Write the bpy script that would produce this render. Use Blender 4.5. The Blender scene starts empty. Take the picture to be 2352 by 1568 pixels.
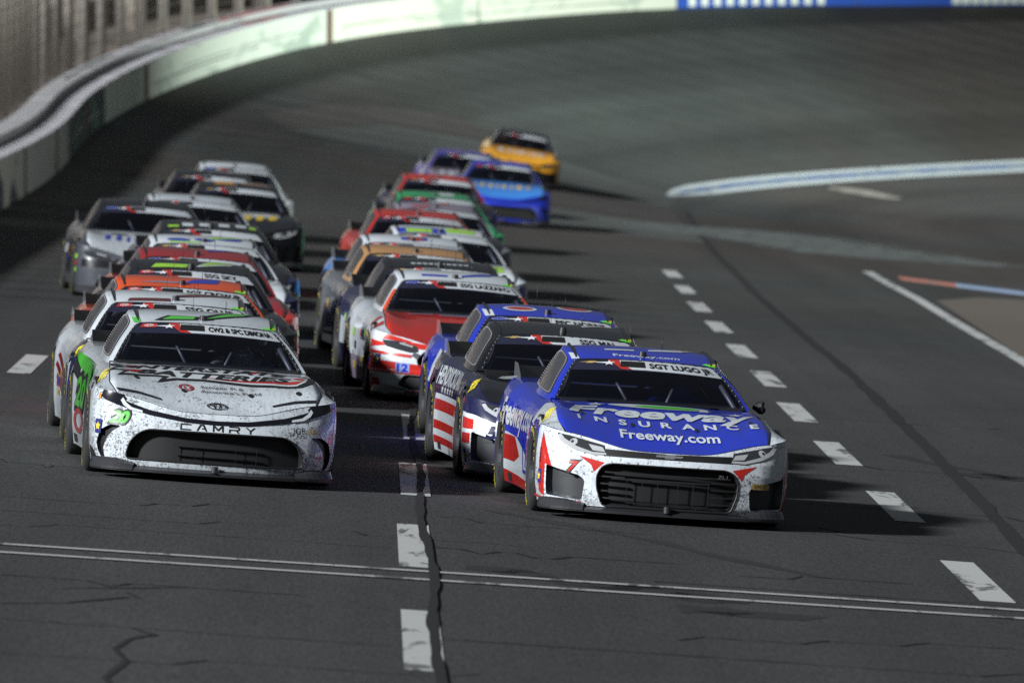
import bpy, bmesh, math, random
import numpy as np
from mathutils import Vector, Matrix, geometry
random.seed(7)
S = bpy.context.scene
COL = S.collection
R = math.radians
# ------------------------------------------------------------------ camera, world, light, exposure
F_PX = 22000.0                      # focal length in pixels of a 2352 px wide picture
cam_d = bpy.data.cameras.new('camera'); cam = bpy.data.objects.new('camera', cam_d); COL.objects.link(cam)
cam_d.lens = 36 * F_PX / 2352; cam_d.sensor_width = 36
cam_d.clip_start = 1; cam_d.clip_end = 3000
cam.location = (0, 0, 3.55)
cam.rotation_euler = (R(90 - 1.782), 0, R(-0.849))
cam_d.dof.use_dof = True; cam_d.dof.focus_distance = 76.5; cam_d.dof.aperture_fstop = 4.4
S.camera = cam

SUN_AZ, SUN_EL = R(33), R(28)       # from the outside wall, a little from the camera's side
wd = bpy.data.worlds.new('World'); S.world = wd; wd.use_nodes = True
wn = wd.node_tree.nodes; wl = wd.node_tree.links
bg = wn['Background']
bg.inputs[0].default_value = (0.62, 0.70, 0.78, 1); bg.inputs[1].default_value = 0.078

sun_d = bpy.data.lights.new('floodlight_bank', 'SUN'); sun = bpy.data.objects.new('floodlight_bank', sun_d); COL.objects.link(sun)
sun_d.energy = 5.0; sun_d.angle = R(4.5); sun_d.color = (0.95, 0.98, 1.0)
to_sun = Vector((-math.cos(SUN_EL) * math.cos(SUN_AZ), -math.cos(SUN_EL) * math.sin(SUN_AZ), math.sin(SUN_EL)))
sun.rotation_euler = to_sun.to_track_quat('Z', 'Y').to_euler()
sun.location = (-60, 40, 60)

def spot(name, loc, target, power, size, blend, color, radius=1.0):
    d = bpy.data.lights.new(name, 'SPOT'); o = bpy.data.objects.new(name, d); COL.objects.link(o)
    d.energy = power; d.spot_size = R(size); d.spot_blend = blend; d.color = color; d.shadow_soft_size = radius
    o.location = loc; o.rotation_euler = (Vector(loc) - Vector(target)).to_track_quat('Z', 'Y').to_euler()
# the low infield floodlights that wash the turn's outside wall
spot('infield_floodlight', (74, 238, 3.0), (6, 288, 4.8), 470000, 68, 1.0, (0.88, 1.0, 0.92))
spot('infield_floodlight', (52, 118, 3.0), (-6.7, 190, 1.2), 60000, 46, 1.0, (0.92, 1.0, 0.90))

S.view_settings.view_transform = 'Standard'; S.view_settings.look = 'None'
S.view_settings.exposure = 0.45; S.view_settings.gamma = 1; S.view_settings.use_curve_mapping = False
S.render.engine = 'CYCLES'; S.cycles.use_denoising = False; S.cycles.max_bounces = 6
S.cycles.sample_clamp_indirect = 1.2; S.cycles.sample_clamp_direct = 8; S.cycles.caustics_reflective = False; S.cycles.caustics_refractive = False

# ------------------------------------------------------------------ materials
def nt(name):
    m = bpy.data.materials.new(name); m.use_nodes = True
    t = m.node_tree; b = t.nodes['Principled BSDF']
    return m, t, b
MC = {}
def plain(name, rgb, rough=.5, metal=0, coat=0, spec=.5, emit=0):
    if name in MC: return MC[name]
    m, t, b = nt(name)
    b.inputs['Base Color'].default_value = (*rgb, 1); b.inputs['Roughness'].default_value = rough
    b.inputs['Metallic'].default_value = metal; b.inputs['Coat Weight'].default_value = coat
    b.inputs['Coat Roughness'].default_value = .08; b.inputs['Specular IOR Level'].default_value = spec
    if emit:
        b.inputs['Emission Color'].default_value = (*rgb, 1); b.inputs['Emission Strength'].default_value = emit
    MC[name] = m; return m
def node(t, k, **kw):
    n = t.nodes.new(k)
    for a, v in kw.items():
        if a in ('operation', 'blend_type', 'data_type', 'noise_dimensions', 'feature', 'wave_type', 'bands_direction', 'interpolation_type'): setattr(n, a, v)
        else: n.inputs[a.replace('_', ' ')].default_value = v
    return n
def math_n(t, op, a, b=None, clamp=False):
    n = t.nodes.new('ShaderNodeMath'); n.operation = op; n.use_clamp = clamp
    for i, v in enumerate((a, b)):
        if v is None: continue
        if hasattr(v, 'links'): t.links.new(v, n.inputs[i])
        else: n.inputs[i].default_value = v
    return n.outputs[0]
def mapr(t, v, a, b, c, d):
    n = t.nodes.new('ShaderNodeMapRange'); t.links.new(v, n.inputs[0])
    for i, x in enumerate((a, b, c, d)): n.inputs[i + 1].default_value = x
    return n.outputs[0]
def mixc(t, f, a, b):
    n = t.nodes.new('ShaderNodeMix'); n.data_type = 'RGBA'
    for s, v in ((n.inputs[0], f), (n.inputs[6], a), (n.inputs[7], b)):
        if hasattr(v, 'links'): t.links.new(v, s)
        elif isinstance(v, tuple): s.default_value = (*v, 1)
        else: s.default_value = v
    return n.outputs[2]
def noise(t, vec, scale, detail=2, rough=.5, dist=0, sc=None):
    n = t.nodes.new('ShaderNodeTexNoise'); n.inputs['Scale'].default_value = scale
    n.inputs['Detail'].default_value = detail; n.inputs['Roughness'].default_value = rough; n.inputs['Distortion'].default_value = dist
    if sc:
        mp = t.nodes.new('ShaderNodeMapping'); mp.inputs['Scale'].default_value = sc; t.links.new(vec, mp.inputs[0]); vec = mp.outputs[0]
    t.links.new(vec, n.inputs['Vector']); return n.outputs[0]
def paint(name, rgb, dirt=.5, rough=.32, metal=0):
    """car wrap: gloss coat, rubber specks thickest on the nose and low down"""
    if name in MC: return MC[name]
    m, t, b = nt(name)
    tc = t.nodes.new('ShaderNodeTexCoord'); v = tc.outputs['Object']
    sep = t.nodes.new('ShaderNodeSeparateXYZ'); t.links.new(v, sep.inputs[0])
    # density 1 at the nose, fading by two metres; more below the hood
    dens = mapr(t, sep.outputs[1], 0.6, 3.0, 1.0, 0.4)
    low = mapr(t, sep.outputs[2], 0.1, 1.25, 1.05, 0.5)
    big = noise(t, v, 3.2, 3, .6)
    k = math_n(t, 'MULTIPLY', math_n(t, 'MULTIPLY', dens, low), mapr(t, big, .36, .64, .35, 1.3))
    n1 = noise(t, v, 52, 2.5, .62, .9, (1, .5, 1))
    n2 = noise(t, v, 27, 3, .7, 1.2, (1, .5, 1))
    thr = mapr(t, math_n(t, 'MULTIPLY', k, dirt), 0, 1, .70, .53)
    s1 = math_n(t, 'MULTIPLY', math_n(t, 'SUBTRACT', n1, thr), 22, True)
    thr2 = mapr(t, math_n(t, 'MULTIPLY', k, dirt), 0, 1, .76, .585)
    s2 = math_n(t, 'MULTIPLY', math_n(t, 'SUBTRACT', n2, thr2), 26, True)
    spk = math_n(t, 'MAXIMUM', s1, s2)
    film = noise(t, v, 1.7, 5, .65)
    base = mixc(t, mapr(t, film, .35, .75, 0, .22 * dirt), rgb, tuple(c * .45 + .006 for c in rgb))
    smear = noise(t, v, 1, 4, .6, .25, (26, 2.2, 9))
    sm = math_n(t, 'MULTIPLY', mapr(t, smear, .50, .76, 0, .50 * min(1, dirt)), dens)
    base = mixc(t, sm, base, tuple(min(g, c * .25 + .022) for g, c in zip((.12, .11, .10), rgb)))
    col = mixc(t, math_n(t, 'MULTIPLY', spk, .78), base, (.028, .027, .026))
    t.links.new(col, b.inputs['Base Color'])
    ro = mapr(t, film, .3, .7, rough - .06, rough + .16)
    t.links.new(math_n(t, 'ADD', ro, math_n(t, 'MULTIPLY', spk, .3)), b.inputs['Roughness'])
    b.inputs['Metallic'].default_value = metal
    if max(rgb) < .08: b.inputs['Specular IOR Level'].default_value = .15
    b.inputs['Coat Weight'].default_value = 1.0; b.inputs['Coat Roughness'].default_value = .06
    wv = noise(t, v, 4, 2, .5)
    bp = t.nodes.new('ShaderNodeBump'); bp.inputs['Strength'].default_value = .06; bp.inputs['Distance'].default_value = .04
    t.links.new(wv, bp.inputs['Height']); t.links.new(bp.outputs[0], b.inputs['Normal']); t.links.new(bp.outputs[0], b.inputs['Coat Normal'])
    MC[name] = m; return m
C = dict(white=(.72, .77, .82), offwhite=(.62, .66, .70), grey=(.06, .065, .08), blue=(.012, .035, .50), navy=(.012, .014, .055), red=(.52, .02, .012),
         orange=(.80, .09, .01), green=(.10, .60, .06), lime=(.42, .80, .05), black=(.006, .006, .009), silver=(.16, .17, .19), pewter=(.62, .67, .72), yellow=(.78, .55, .02),
         sky=(.04, .24, .72), purple=(.10, .07, .38), amber=(.85, .38, .01), teal=(.015, .34, .11), maroon=(.12, .015, .02), tan=(.52, .27, .10),
         darkred=(.33, .008, .015), bronze=(.35, .20, .13), lilac=(.30, .25, .33))
def P(c, dirt=.5): return paint('%s_wrap_paint_%d' % (c, round(dirt * 10)), C[c], dirt)
def D(c, dirt=.35): return P(c, dirt)      # decals wear like the body
M_BLACK = plain('black_plastic', (.014, .014, .015), .45)
M_SATIN = plain('satin_black_carbon', (.02, .02, .022), .38, coat=.3)
M_MESH = plain('grille_mesh_black', (.006, .006, .007), .6)
M_CARB = plain('grey_scuffed_carbon', (.045, .045, .05), .3, .3, .4)
M_TYRE = plain('tyre_rubber', (.018, .018, .018), .7)
M_RIM = plain('dark_wheel_metal', (.10, .10, .11), .35, .8)
M_DUCT = plain('duct_grey', (.035, .037, .041), .4, coat=.3)
M_LENS = plain('headlight_lens', (.17, .18, .19), .10, coat=1)
M_LENSD = plain('dark_headlight_lens', (.035, .037, .042), .12, coat=1)
M_LAMP = plain('lamp_reflector', (.68, .70, .72), .15, .4, 1)
M_STEEL = plain('cage_tube', (.12, .12, .13), .4, .3)
M_SIDEGL = plain('smoked_side_window', (.055, .05, .055), .22, coat=.6)
M_FRIT = plain('windshield_black_border', (.008, .008, .013), .2, coat=.6)
M_NAVYB = plain('navy_sunshade_band', (.012, .012, .035), .25, coat=.5)
M_STRIP = P('offwhite', .25)
C['silver'] = (.16, .17, .19)
M_CHROME = plain('bright_badge_metal', (.6, .62, .65), .25, .8)
M_RIVET = plain('rivet_grey', (.22, .22, .23), .5)
M_GOLD = plain('gold_badge', (.55, .40, .14), .3, .3)
M_TXT = plain('black_lettering', (.012, .012, .014), .4)
M_WTX = plain('white_lettering', (.74, .76, .78), .4, coat=.4)
M_YTX = plain('yellow_lettering', (.80, .68, .03), .45)
def glass_mat():
    m, t, b = nt('tinted_windshield_glass')
    b.inputs['Base Color'].default_value = (.006, .007, .014, 1); b.inputs['Roughness'].default_value = .06
    b.inputs['Coat Weight'].default_value = .4
    tr = t.nodes.new('ShaderNodeBsdfTransparent'); tr.inputs[0].default_value = (.72, .75, .85, 1)
    mx = t.nodes.new('ShaderNodeMixShader'); mx.inputs[0].default_value = .30
    t.links.new(tr.outputs[0], mx.inputs[1]); t.links.new(b.outputs[0], mx.inputs[2])
    t.links.new(mx.outputs[0], t.nodes['Material Output'].inputs[0]); return m
M_GLASS = glass_mat()
def clear_mat():
    m, t, b = nt('clear_polycarbonate')
    b.inputs['Base Color'].default_value = (.5, .52, .55, 1); b.inputs['Roughness'].default_value = .1
    tr = t.nodes.new('ShaderNodeBsdfTransparent'); mx = t.nodes.new('ShaderNodeMixShader'); mx.inputs[0].default_value = .16
    t.links.new(tr.outputs[0], mx.inputs[1]); t.links.new(b.outputs[0], mx.inputs[2])
    t.links.new(mx.outputs[0], t.nodes['Material Output'].inputs[0]); return m
M_CLEAR = clear_mat()

# ------------------------------------------------------------------ object helpers
def link(name, me, mats=None, parent=None, **props):
    o = bpy.data.objects.new(name, me); COL.objects.link(o)
    if parent is not None: o.parent = parent
    if mats is not None:
        if not isinstance(mats, (list, tuple)): mats = [mats]
        while len(me.materials) < len(mats): me.materials.append(None)
        for i, m in enumerate(mats):
            o.material_slots[i].link = 'OBJECT'; o.material_slots[i].material = m
    for k, v in props.items(): o[k] = v
    return o
def to_mesh(bm, name, smooth=True):
    me = bpy.data.meshes.new(name); bm.to_mesh(me); bm.free()
    if smooth: me.polygons.foreach_set('use_smooth', [True] * len(me.polygons))
    return me
def box(bm, x0, x1, y0, y1, z0, z1, rot=None):
    vs = [bm.verts.new((x, y, z)) for x in (x0, x1) for y in (y0, y1) for z in (z0, z1)]
    for f in ((0, 1, 3, 2), (4, 6, 7, 5), (0, 4, 5, 1), (2, 3, 7, 6), (0, 2, 6, 4), (1, 5, 7, 3)): bm.faces.new([vs[i] for i in f])
    return vs
def tube(bm, pts, r, n=8, closed=False):
    pts = [Vector(p) for p in pts]; rings = []
    for i, p in enumerate(pts):
        d = (pts[min(i + 1, len(pts) - 1)] - pts[max(i - 1, 0)]).normalized()
        a = d.orthogonal().normalized() if not rings else (rings_a - d * rings_a.dot(d)).normalized()
        rings_a = a; b = d.cross(a)
        rr = r[i] if isinstance(r, (list, tuple)) else r
        rings.append([bm.verts.new(p + (a * math.cos(2 * math.pi * k / n) + b * math.sin(2 * math.pi * k / n)) * rr) for k in range(n)])
    for i in range(len(rings) - 1):
        for k in range(n): bm.faces.new((rings[i][k], rings[i][(k + 1) % n], rings[i + 1][(k + 1) % n], rings[i + 1][k]))
    bm.faces.new(rings[0][::-1]); bm.faces.new(rings[-1])
def smoothstep(a, b, x):
    t = min(1, max(0, (x - a) / (b - a))); return t * t * (3 - 2 * t)
def lerp(a, b, t): return a + (b - a) * t
def itp(tab):
    xs = [q[0] for q in tab]; ys = [q[1] for q in tab]
    return lambda v: float(np.interp(v, xs, ys))
def smooth_tab(tab, n=400):
    """dense, smoothed version of a piecewise table"""
    xs = np.linspace(tab[0][0], tab[-1][0], n); ys = np.interp(xs, [q[0] for q in tab], [q[1] for q in tab])
    k = max(3, n // 22); ker = np.hanning(k + 2)[1:-1]; ker /= ker.sum()
    yp = np.pad(ys, k, mode='reflect', reflect_type='odd'); ys = np.convolve(yp, ker, 'same')[k:-k]
    return lambda v: float(np.interp(v, xs, ys))
# ------------------------------------------------------------------ the car body as mathematical surfaces (metres; nose at y=0, tail at y=4.9, x to picture right)
_pl = [(0, 0), (.2, .006), (.4, .03), (.6, .085), (.76, .145), (.88, .235), (.95, .36), (.975, .54), (.985, .72), (.988, .95), (.975, 1.3), (.955, 1.7), (.95, 2.4),
       (.962, 3.1), (.986, 3.5), (.99, 3.75), (.98, 4.1), (.955, 4.5), (.91, 4.78), (.8, 4.88), (.5, 4.92), (0, 4.93)]
def _catmull(pts, n=14):
    out = []
    q = [(-pts[1][0], pts[1][1])] + pts + [(-pts[-2][0], pts[-2][1])]
    for i in range(1, len(q) - 2):
        p0, p1, p2, p3 = (np.array(q[j]) for j in (i - 1, i, i + 1, i + 2))
        for k in range(n):
            t = k / n
            out.append(.5 * ((2 * p1) + (-p0 + p2) * t + (2 * p0 - 5 * p1 + 4 * p2 - p3) * t * t + (-p0 + 3 * p1 - 3 * p2 + p3) * t ** 3))
    out.append(np.array(q[-2])); return np.array(out)
_pc = _catmull(_pl); PX, PY = _pc[:, 0], _pc[:, 1]
PP = np.concatenate([[0], np.cumsum(np.hypot(np.diff(PX), np.diff(PY)))])
_tx = np.gradient(PX, PP); _ty = np.gradient(PY, PP); _l = np.hypot(_tx, _ty); NX, NY = _ty / _l, -_tx / _l
PEND = PP[-1]
_m = np.argmax(PX > .9885) if (PX > .9885).any() else 0
def p_of_x(x):                       # front face
    s = -1 if x < 0 else 1; k = np.searchsorted(PY, .9)
    return s * float(np.interp(abs(x), PX[:k], PP[:k]))
def p_of_y(y):                       # side
    k = (PY > .3) & (PY < 4.86); return float(np.interp(y, PY[k], PP[k]))
ins_f = smooth_tab([(.0, .05), (.08, .03), (.15, .004), (.40, .008), (.50, .03), (.56, .06), (.65, .13), (.8, .2)])
ins_s = smooth_tab([(.0, .05), (.08, .035), (.25, .004), (.5, 0), (.66, .012), (.78, .045), (.95, .10)])
def wall(p, z):
    s = -1 if p < 0 else 1; a = abs(p)
    x = float(np.interp(a, PP, PX)); y = float(np.interp(a, PP, PY)); nx = float(np.interp(a, PP, NX)); ny = float(np.interp(a, PP, NY))
    w = smoothstep(.7, 1.25, a); d = lerp(ins_f(z), ins_s(z), w)
    return Vector((s * (x - nx * d), y - ny * d, z))
zc_ = smooth_tab([(0, .535), (.1, .555), (.4, .655), (.8, .755), (1.2, .825), (1.55, .862), (2, .87), (3.5, .875), (4.1, .905), (4.95, .915)])
zf_ = smooth_tab([(0, .60), (.2, .63), (.35, .675), (.6, .755), (.95, .815), (1.3, .838), (1.7, .85), (2.4, .865), (3.2, .885), (3.75, .91), (4.3, .915), (4.95, .915)])
wtop_ = itp([(0, .93), (.3, .93), (.54, .95), (.9, .95), (1.7, .91), (2.4, .90), (3.1, .915), (3.7, .94), (4.5, .91), (4.9, .88)])
def zcap(x, y):
    a = abs(x); z = lerp(zc_(y), zf_(y), smoothstep(.22, .80, a))
    # shallow trough between hood and fender crest, hood power bulge
    z -= .012 * math.exp(-((a - .60) / .10) ** 2) * smoothstep(.3, .8, y) * (1 - smoothstep(1.4, 1.7, y))
    if a > .76: z -= .115 * smoothstep(.3, .9, y) * min(1.3, ((a - .76) / (wtop_(y) - .76))) ** 2.2
    return z
def cap(x, y): return Vector((x, y, zcap(x, y)))
_pt = np.linspace(0, PEND, 260); _zt = []
for _p in _pt:
    z = .7
    for _ in range(10):
        v = wall(_p, z); z = .4 * z + .6 * zcap(v.x, v.y)
    _zt.append(z)
def ztop(p): return float(np.interp(abs(p), _pt, _zt))
# greenhouse
def WS(a, b):
    return Vector((a * lerp(.795, .575, b), lerp(1.50, 2.27, b) + a * a * lerp(.22, .14, b), lerp(.868, 1.185, b) + .035 * math.sin(math.pi * b) * (1 - .3 * a * a) - a ** 2 * lerp(.008, .028, b)))
def RW(a, b):
    return Vector((a * lerp(.62, .55, b), lerp(4.32, 3.55, b) - a * a * .05, lerp(.915, 1.225, b) + .02 * math.sin(math.pi * b) - a * a * lerp(0, .03, b)))
def QS(c, d, s=1):
    f = WS(1, d); r = RW(1, d); sn = math.sin(math.pi * min(1, max(0, c)))
    v = f.lerp(r, c); v.x += .085 * (1 - d) * sn ** .7 + .028 * d * sn; v.z += d * .062 * sn - (1 - d) * .02
    v.x *= s; return v
def RF(a, c):
    e = QS(c, 1); y = lerp(2.27, 3.55, c); ye = e.y
    return Vector((a * e.x, lerp(y, ye, a * a), e.z + lerp(.028, .03, c) * (1 - abs(a) ** 3.2)))
def off(fn, d, flip=1, e=2e-3):
    def g(u, v):
        p = fn(u, v); n = (fn(u + e, v) - p).cross(fn(u, v + e) - p)
        if n.length < 1e-12: return p
        return p + n.normalized() * d * flip
    return g
def f_wall(d): return off(wall, d, 1)        # normal: dp x dz points outward (checked below)
def f_cap(d): return off(cap, d, 1)
def f_ws(d): return off(WS, d, 1)
def f_rf(d): return off(RF, d, 1)
_chk = [(wall(.01, .3), f_wall(.1)(.0, .3), Vector((0, -1, 0))), (cap(0, 1), f_cap(.1)(0, 1), Vector((0, 0, 1))), (WS(0, .5), f_ws(.1)(0, .5), Vector((0, 0, 1))), (RF(0, .5), f_rf(.1)(0, .5), Vector((0, 0, 1)))]
_sg = [1 if (b - a).dot(n) > 0 else -1 for a, b, n in _chk]
def f_wall(d, k=_sg[0]): return off(wall, d, k)
def f_cap(d, k=_sg[1]): return off(cap, d, k)
def f_ws(d, k=_sg[2]): return off(WS, d, k)
def f_rf(d, k=_sg[3]): return off(RF, d, k)

# ------------------------------------------------------------------ 2D shapes wrapped on those surfaces
def grid_cut(bm, step, stepy=None):
    stepy = stepy or step
    for ax, st in ((0, step), (1, stepy)):
        if not bm.verts: return
        lo = min(v.co[ax] for v in bm.verts); hi = max(v.co[ax] for v in bm.verts)
        k = math.ceil(lo / st + 1e-6)
        while k * st < hi - 1e-6:
            pc = [0, 0, 0]; pc[ax] = k * st; no = [0, 0, 0]; no[ax] = 1
            bmesh.ops.bisect_plane(bm, geom=bm.verts[:] + bm.edges[:] + bm.faces[:], plane_co=pc, plane_no=no); k += 1
def poly_bm(polys):
    bm = bmesh.new()
    for poly in polys:
        loops = poly if isinstance(poly[0][0], (tuple, list)) else [poly]
        flat = [Vector((q[0], q[1], 0)) for lp in loops for q in lp]
        tris = geometry.tessellate_polygon([[Vector((q[0], q[1], 0)) for q in lp] for lp in loops])
        vs = [bm.verts.new(v) for v in flat]
        for t in tris:
            try: f = bm.faces.new([vs[i] for i in t])
            except ValueError: continue
            f.normal_update()
            if f.normal.z < 0: f.normal_flip()
    return bm
TXC = {}
def text_bm(s, h=.1, sx=1.0, shear=0.0, bold=0.0, cx=0, cy=0, rot=0, space=1.0, align='CENTER', width=None):
    """flat lettering: cap height h, centred on cx, cy"""
    key = (s, bold, space)
    if key not in TXC:
        c = bpy.data.curves.new('letter_source', 'FONT'); c.body = s; c.align_x = 'LEFT'; c.offset = bold; c.space_character = space; c.resolution_u = 3
        o = bpy.data.objects.new('letter_source', c); COL.objects.link(o)
        me = bpy.data.meshes.new_from_object(o.evaluated_get(bpy.context.evaluated_depsgraph_get()))
        bpy.data.objects.remove(o); bpy.data.curves.remove(c); TXC[key] = me
    bm = bmesh.new(); bm.from_mesh(TXC[key])
    k = h / .70
    x0 = min(v.co.x for v in bm.verts); x1 = max(v.co.x for v in bm.verts)
    if width: sx = width / ((x1 - x0) * k)
    c_, s_ = math.cos(rot), math.sin(rot)
    for v in bm.verts:
        x = (v.co.x - (x0 + x1) / 2) * k * sx; y = v.co.y * k - h / 2; x += y * shear
        v.co = (cx + x * c_ - y * s_, cy + x * s_ + y * c_, 0)
    return bm
def ellipse(cx, cy, rx, ry, n=28, a0=0, a1=360):
    return [(cx + rx * math.cos(R(a0 + (a1 - a0) * i / n)), cy + ry * math.sin(R(a0 + (a1 - a0) * i / n))) for i in range(n)]
def ring(cx, cy, rx, ry, w, n=28):
    return [ellipse(cx, cy, rx, ry, n), ellipse(cx, cy, rx - w, ry - w, n)]
def star(cx, cy, r, sx=1, rot=90, inner=.4):
    return [(cx + sx * (r if i % 2 == 0 else r * inner) * math.cos(R(rot + 36 * i)), cy + (r if i % 2 == 0 else r * inner) * math.sin(R(rot + 36 * i))) for i in range(10)]
def rect(x0, x1, y0, y1): return [(x0, y0), (x1, y0), (x1, y1), (x0, y1)]
def mirror(poly): return [(-x, y) for x, y in poly][::-1]
def wrap(bm, fn, step=.05, stepy=None, name='decal'):
    grid_cut(bm, step, stepy)
    for v in bm.verts: v.co = fn(v.co.x, v.co.y)
    return to_mesh(bm, name)
LAY = .0016
def decal(parent, name, src, surf, layer, mat, step=.05, stepy=None, lift=0, **props):
    if isinstance(src, list) and len(src) > 1:
        return [decal(parent, name, [q], surf, layer, mat, step, stepy, lift, **props) for q in src][0]
    bm = poly_bm(src) if isinstance(src, list) else src
    base = .0025 if surf in ('wall', 'cap') else 0
    fn = {'wall': f_wall, 'cap': f_cap, 'ws': f_ws, 'rf': f_rf}[surf](lift + base + LAY * layer)
    if surf == 'cap':               # never past the shoulder of the body
        g = fn
        def fn(x, y):
            p = p_of_y(max(.36, y)); e = wall(p, ztop(p)).x - .002; return g(max(-e, min(e, x)), y)
    return link(name, wrap(bm, fn, step, stepy, name), mat, parent, **props)
def front(poly):                    # (x, z) seen from the front -> (p, z) on the wall
    if isinstance(poly[0][0], (tuple, list)): return [front(q) for q in poly]
    return [(p_of_x(x), z) for x, z in poly]
def bm_front(bm):
    for v in bm.verts: v.co.x = p_of_x(v.co.x)
    return bm
def bm_side(bm, s=-1):              # (u, z): u = -y on the picture-left flank
    for v in bm.verts: v.co.x = s * p_of_y(-v.co.x * (1 if s < 0 else -1))
    return bm
def side(poly, s=-1):               # (y, z) polygons
    if isinstance(poly[0][0], (tuple, list)): return [side(q, s) for q in poly]
    return [(s * p_of_y(y), z) for y, z in poly]

def in_poly(px, py, poly):
    c = np.zeros(px.shape, bool); n = len(poly); j = n - 1
    for i in range(n):
        xi, yi = poly[i]; xj, yj = poly[j]
        m = ((yi > py) != (yj > py)) & (px < (xj - xi) * (py - yi) / ((yj - yi) or 1e-12) + xi)
        c ^= m; j = i
    return c
def resample(poly, step):
    out = []
    for i in range(len(poly)):
        a, b = poly[i], poly[(i + 1) % len(poly)]; n = max(1, math.ceil(math.dist(a, b) / step))
        for k in range(n): out.append((lerp(a[0], b[0], k / n), lerp(a[1], b[1], k / n)))
    return out
def round_poly(poly, r=.02, n=3):
    out = []
    m = len(poly)
    for i in range(m):
        a, b, c = (Vector(poly[(i + k) % m]) for k in (-1, 0, 1))
        d1, d2 = (a - b), (c - b); q = min(r, d1.length * .45, d2.length * .45)
        p1, p2 = b + d1.normalized() * q, b + d2.normalized() * q
        for k in range(n + 1):
            t = k / n; out.append(tuple((p1 * (1 - t) ** 2 + b * 2 * t * (1 - t) + p2 * t * t)))
    return out
WHEEL_Y = (.95, 3.744); WHEEL_R = .343; ARCH = .385
def shell_mesh(holes, name):
    step = .05
    top = [(p, ztop(p)) for p in np.linspace(PEND, -PEND, 280)]
    bot = []
    for p in np.linspace(-PEND, PEND, 420):
        y = float(np.interp(abs(p), PP, PY)); z = .105 if abs(p) < 1.25 else (.115 if y < 4.2 else .22)
        for wy in WHEEL_Y:
            if abs(y - wy) < ARCH and abs(p) > .9: z = max(z, .335 + math.sqrt(ARCH ** 2 - (y - wy) ** 2))
        bot.append((p, z))
    boundary = resample(bot, .06) + resample(top, .06)[:-1]
    bnd = bot + top
    hs = [resample(h, .04) for h in holes]
    verts, edges = [], []
    for lp in [bnd] + hs:
        k = len(verts); verts += [Vector(q) for q in lp]; edges += [(k + i, k + (i + 1) % len(lp)) for i in range(len(lp))]
    gx, gy = np.meshgrid(np.arange(-PEND + .02, PEND, .055), np.arange(.12, 1.0, .045)); gx, gy = gx.ravel(), gy.ravel()
    ok = in_poly(gx, gy, bnd)
    for h in hs: ok &= ~in_poly(gx, gy, h)
    al = np.array([q for lp in [bnd] + hs for q in lp])
    g = np.stack([gx[ok], gy[ok]], 1); dist = np.array([np.min(np.abs(al - q).max(1)) for q in g]); g = g[dist > .012]
    verts += [Vector(q) for q in g]
    vo, eo, fo, *_ = geometry.delaunay_2d_cdt(verts, edges, [], 0, 1e-6)
    cx = np.array([sum(vo[i].x for i in f) / 3 for f in fo]); cy = np.array([sum(vo[i].y for i in f) / 3 for f in fo])
    keep = in_poly(cx, cy, bnd)
    for h in hs: keep &= ~in_poly(cx, cy, h)
    bm = bmesh.new(); vs = [bm.verts.new(wall(v.x, v.y)) for v in vo]
    for f, k in zip(fo, keep):
        if k:
            try: bm.faces.new([vs[i] for i in f])
            except ValueError: pass
    # arch and lower lips turned inward so that the shell has thickness
    # top cap: Coons patch
    NA, NB = 44, 84; pc = 1.0; pt = p_of_y(4.80)
    Fr = [wall(p, ztop(p)) for p in np.linspace(-pc, pc, NA + 1)]
    qq = np.linspace(0, 1, NB + 1)
    Sr = [wall(lerp(pc, pt, t), ztop(lerp(pc, pt, t))) for t in qq]; Sl = [Vector((-v.x, v.y, v.z)) for v in Sr]
    Tl = [wall(s, ztop(s)) for s in ([-p for p in np.linspace(pt, PEND, NA // 2 + 1)] + list(np.linspace(PEND, pt, NA // 2 + 1))[1:])]
    G = []
    for j in range(NB + 1):
        b = qq[j]; row = []
        for i in range(NA + 1):
            a = i / NA
            v = Fr[i] * (1 - b) + Tl[i] * b + Sl[j] * (1 - a) + Sr[j] * a - (Fr[0] * (1 - a) * (1 - b) + Fr[-1] * a * (1 - b) + Tl[0] * (1 - a) * b + Tl[-1] * a * b)
            z = zcap(v.x, v.y) if 0 < i < NA and 0 < j < NB else v.z
            row.append(bm.verts.new((v.x, v.y, z)))
        G.append(row)
    for j in range(NB):
        for i in range(NA):
            c = (G[j][i].co + G[j + 1][i + 1].co) / 2
            if abs(c.x) < .66 and 2.15 < c.y < 3.55: continue
            bm.faces.new((G[j][i], G[j][i + 1], G[j + 1][i + 1], G[j + 1][i]))
    bmesh.ops.recalc_face_normals(bm, faces=bm.faces[:])
    bm.verts.ensure_lookup_table()
    for v in [v for v in bm.verts if not v.link_faces]: bm.verts.remove(v)
    return to_mesh(bm, name)
def recess_mesh(hole, depth, name, back=True):
    """walls of an opening going in, and its back panel"""
    lp = resample(hole, .04); f0, f1 = f_wall(0), f_wall(-depth); bm = bmesh.new()
    a = [bm.verts.new(f0(*q)) for q in lp]; b = [bm.verts.new(f1(*q)) for q in lp]
    for i in range(len(lp)): bm.faces.new((a[i], a[(i + 1) % len(lp)], b[(i + 1) % len(lp)], b[i]))
    b2 = poly_bm([lp]); grid_cut(b2, .08)
    for v in b2.verts: v.co = f1(v.co.x, v.co.y)
    tmp = bpy.data.meshes.new('t'); b2.to_mesh(tmp); b2.free(); bm.from_mesh(tmp)
    return to_mesh(bm, name)
def rim_mesh(hole, r, name, lift=.002):
    lp = resample(hole, .03); f = f_wall(lift); bm = bmesh.new(); tube(bm, [f(*q) for q in lp] + [f(*lp[0])], r, 6); return to_mesh(bm, name)
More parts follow.
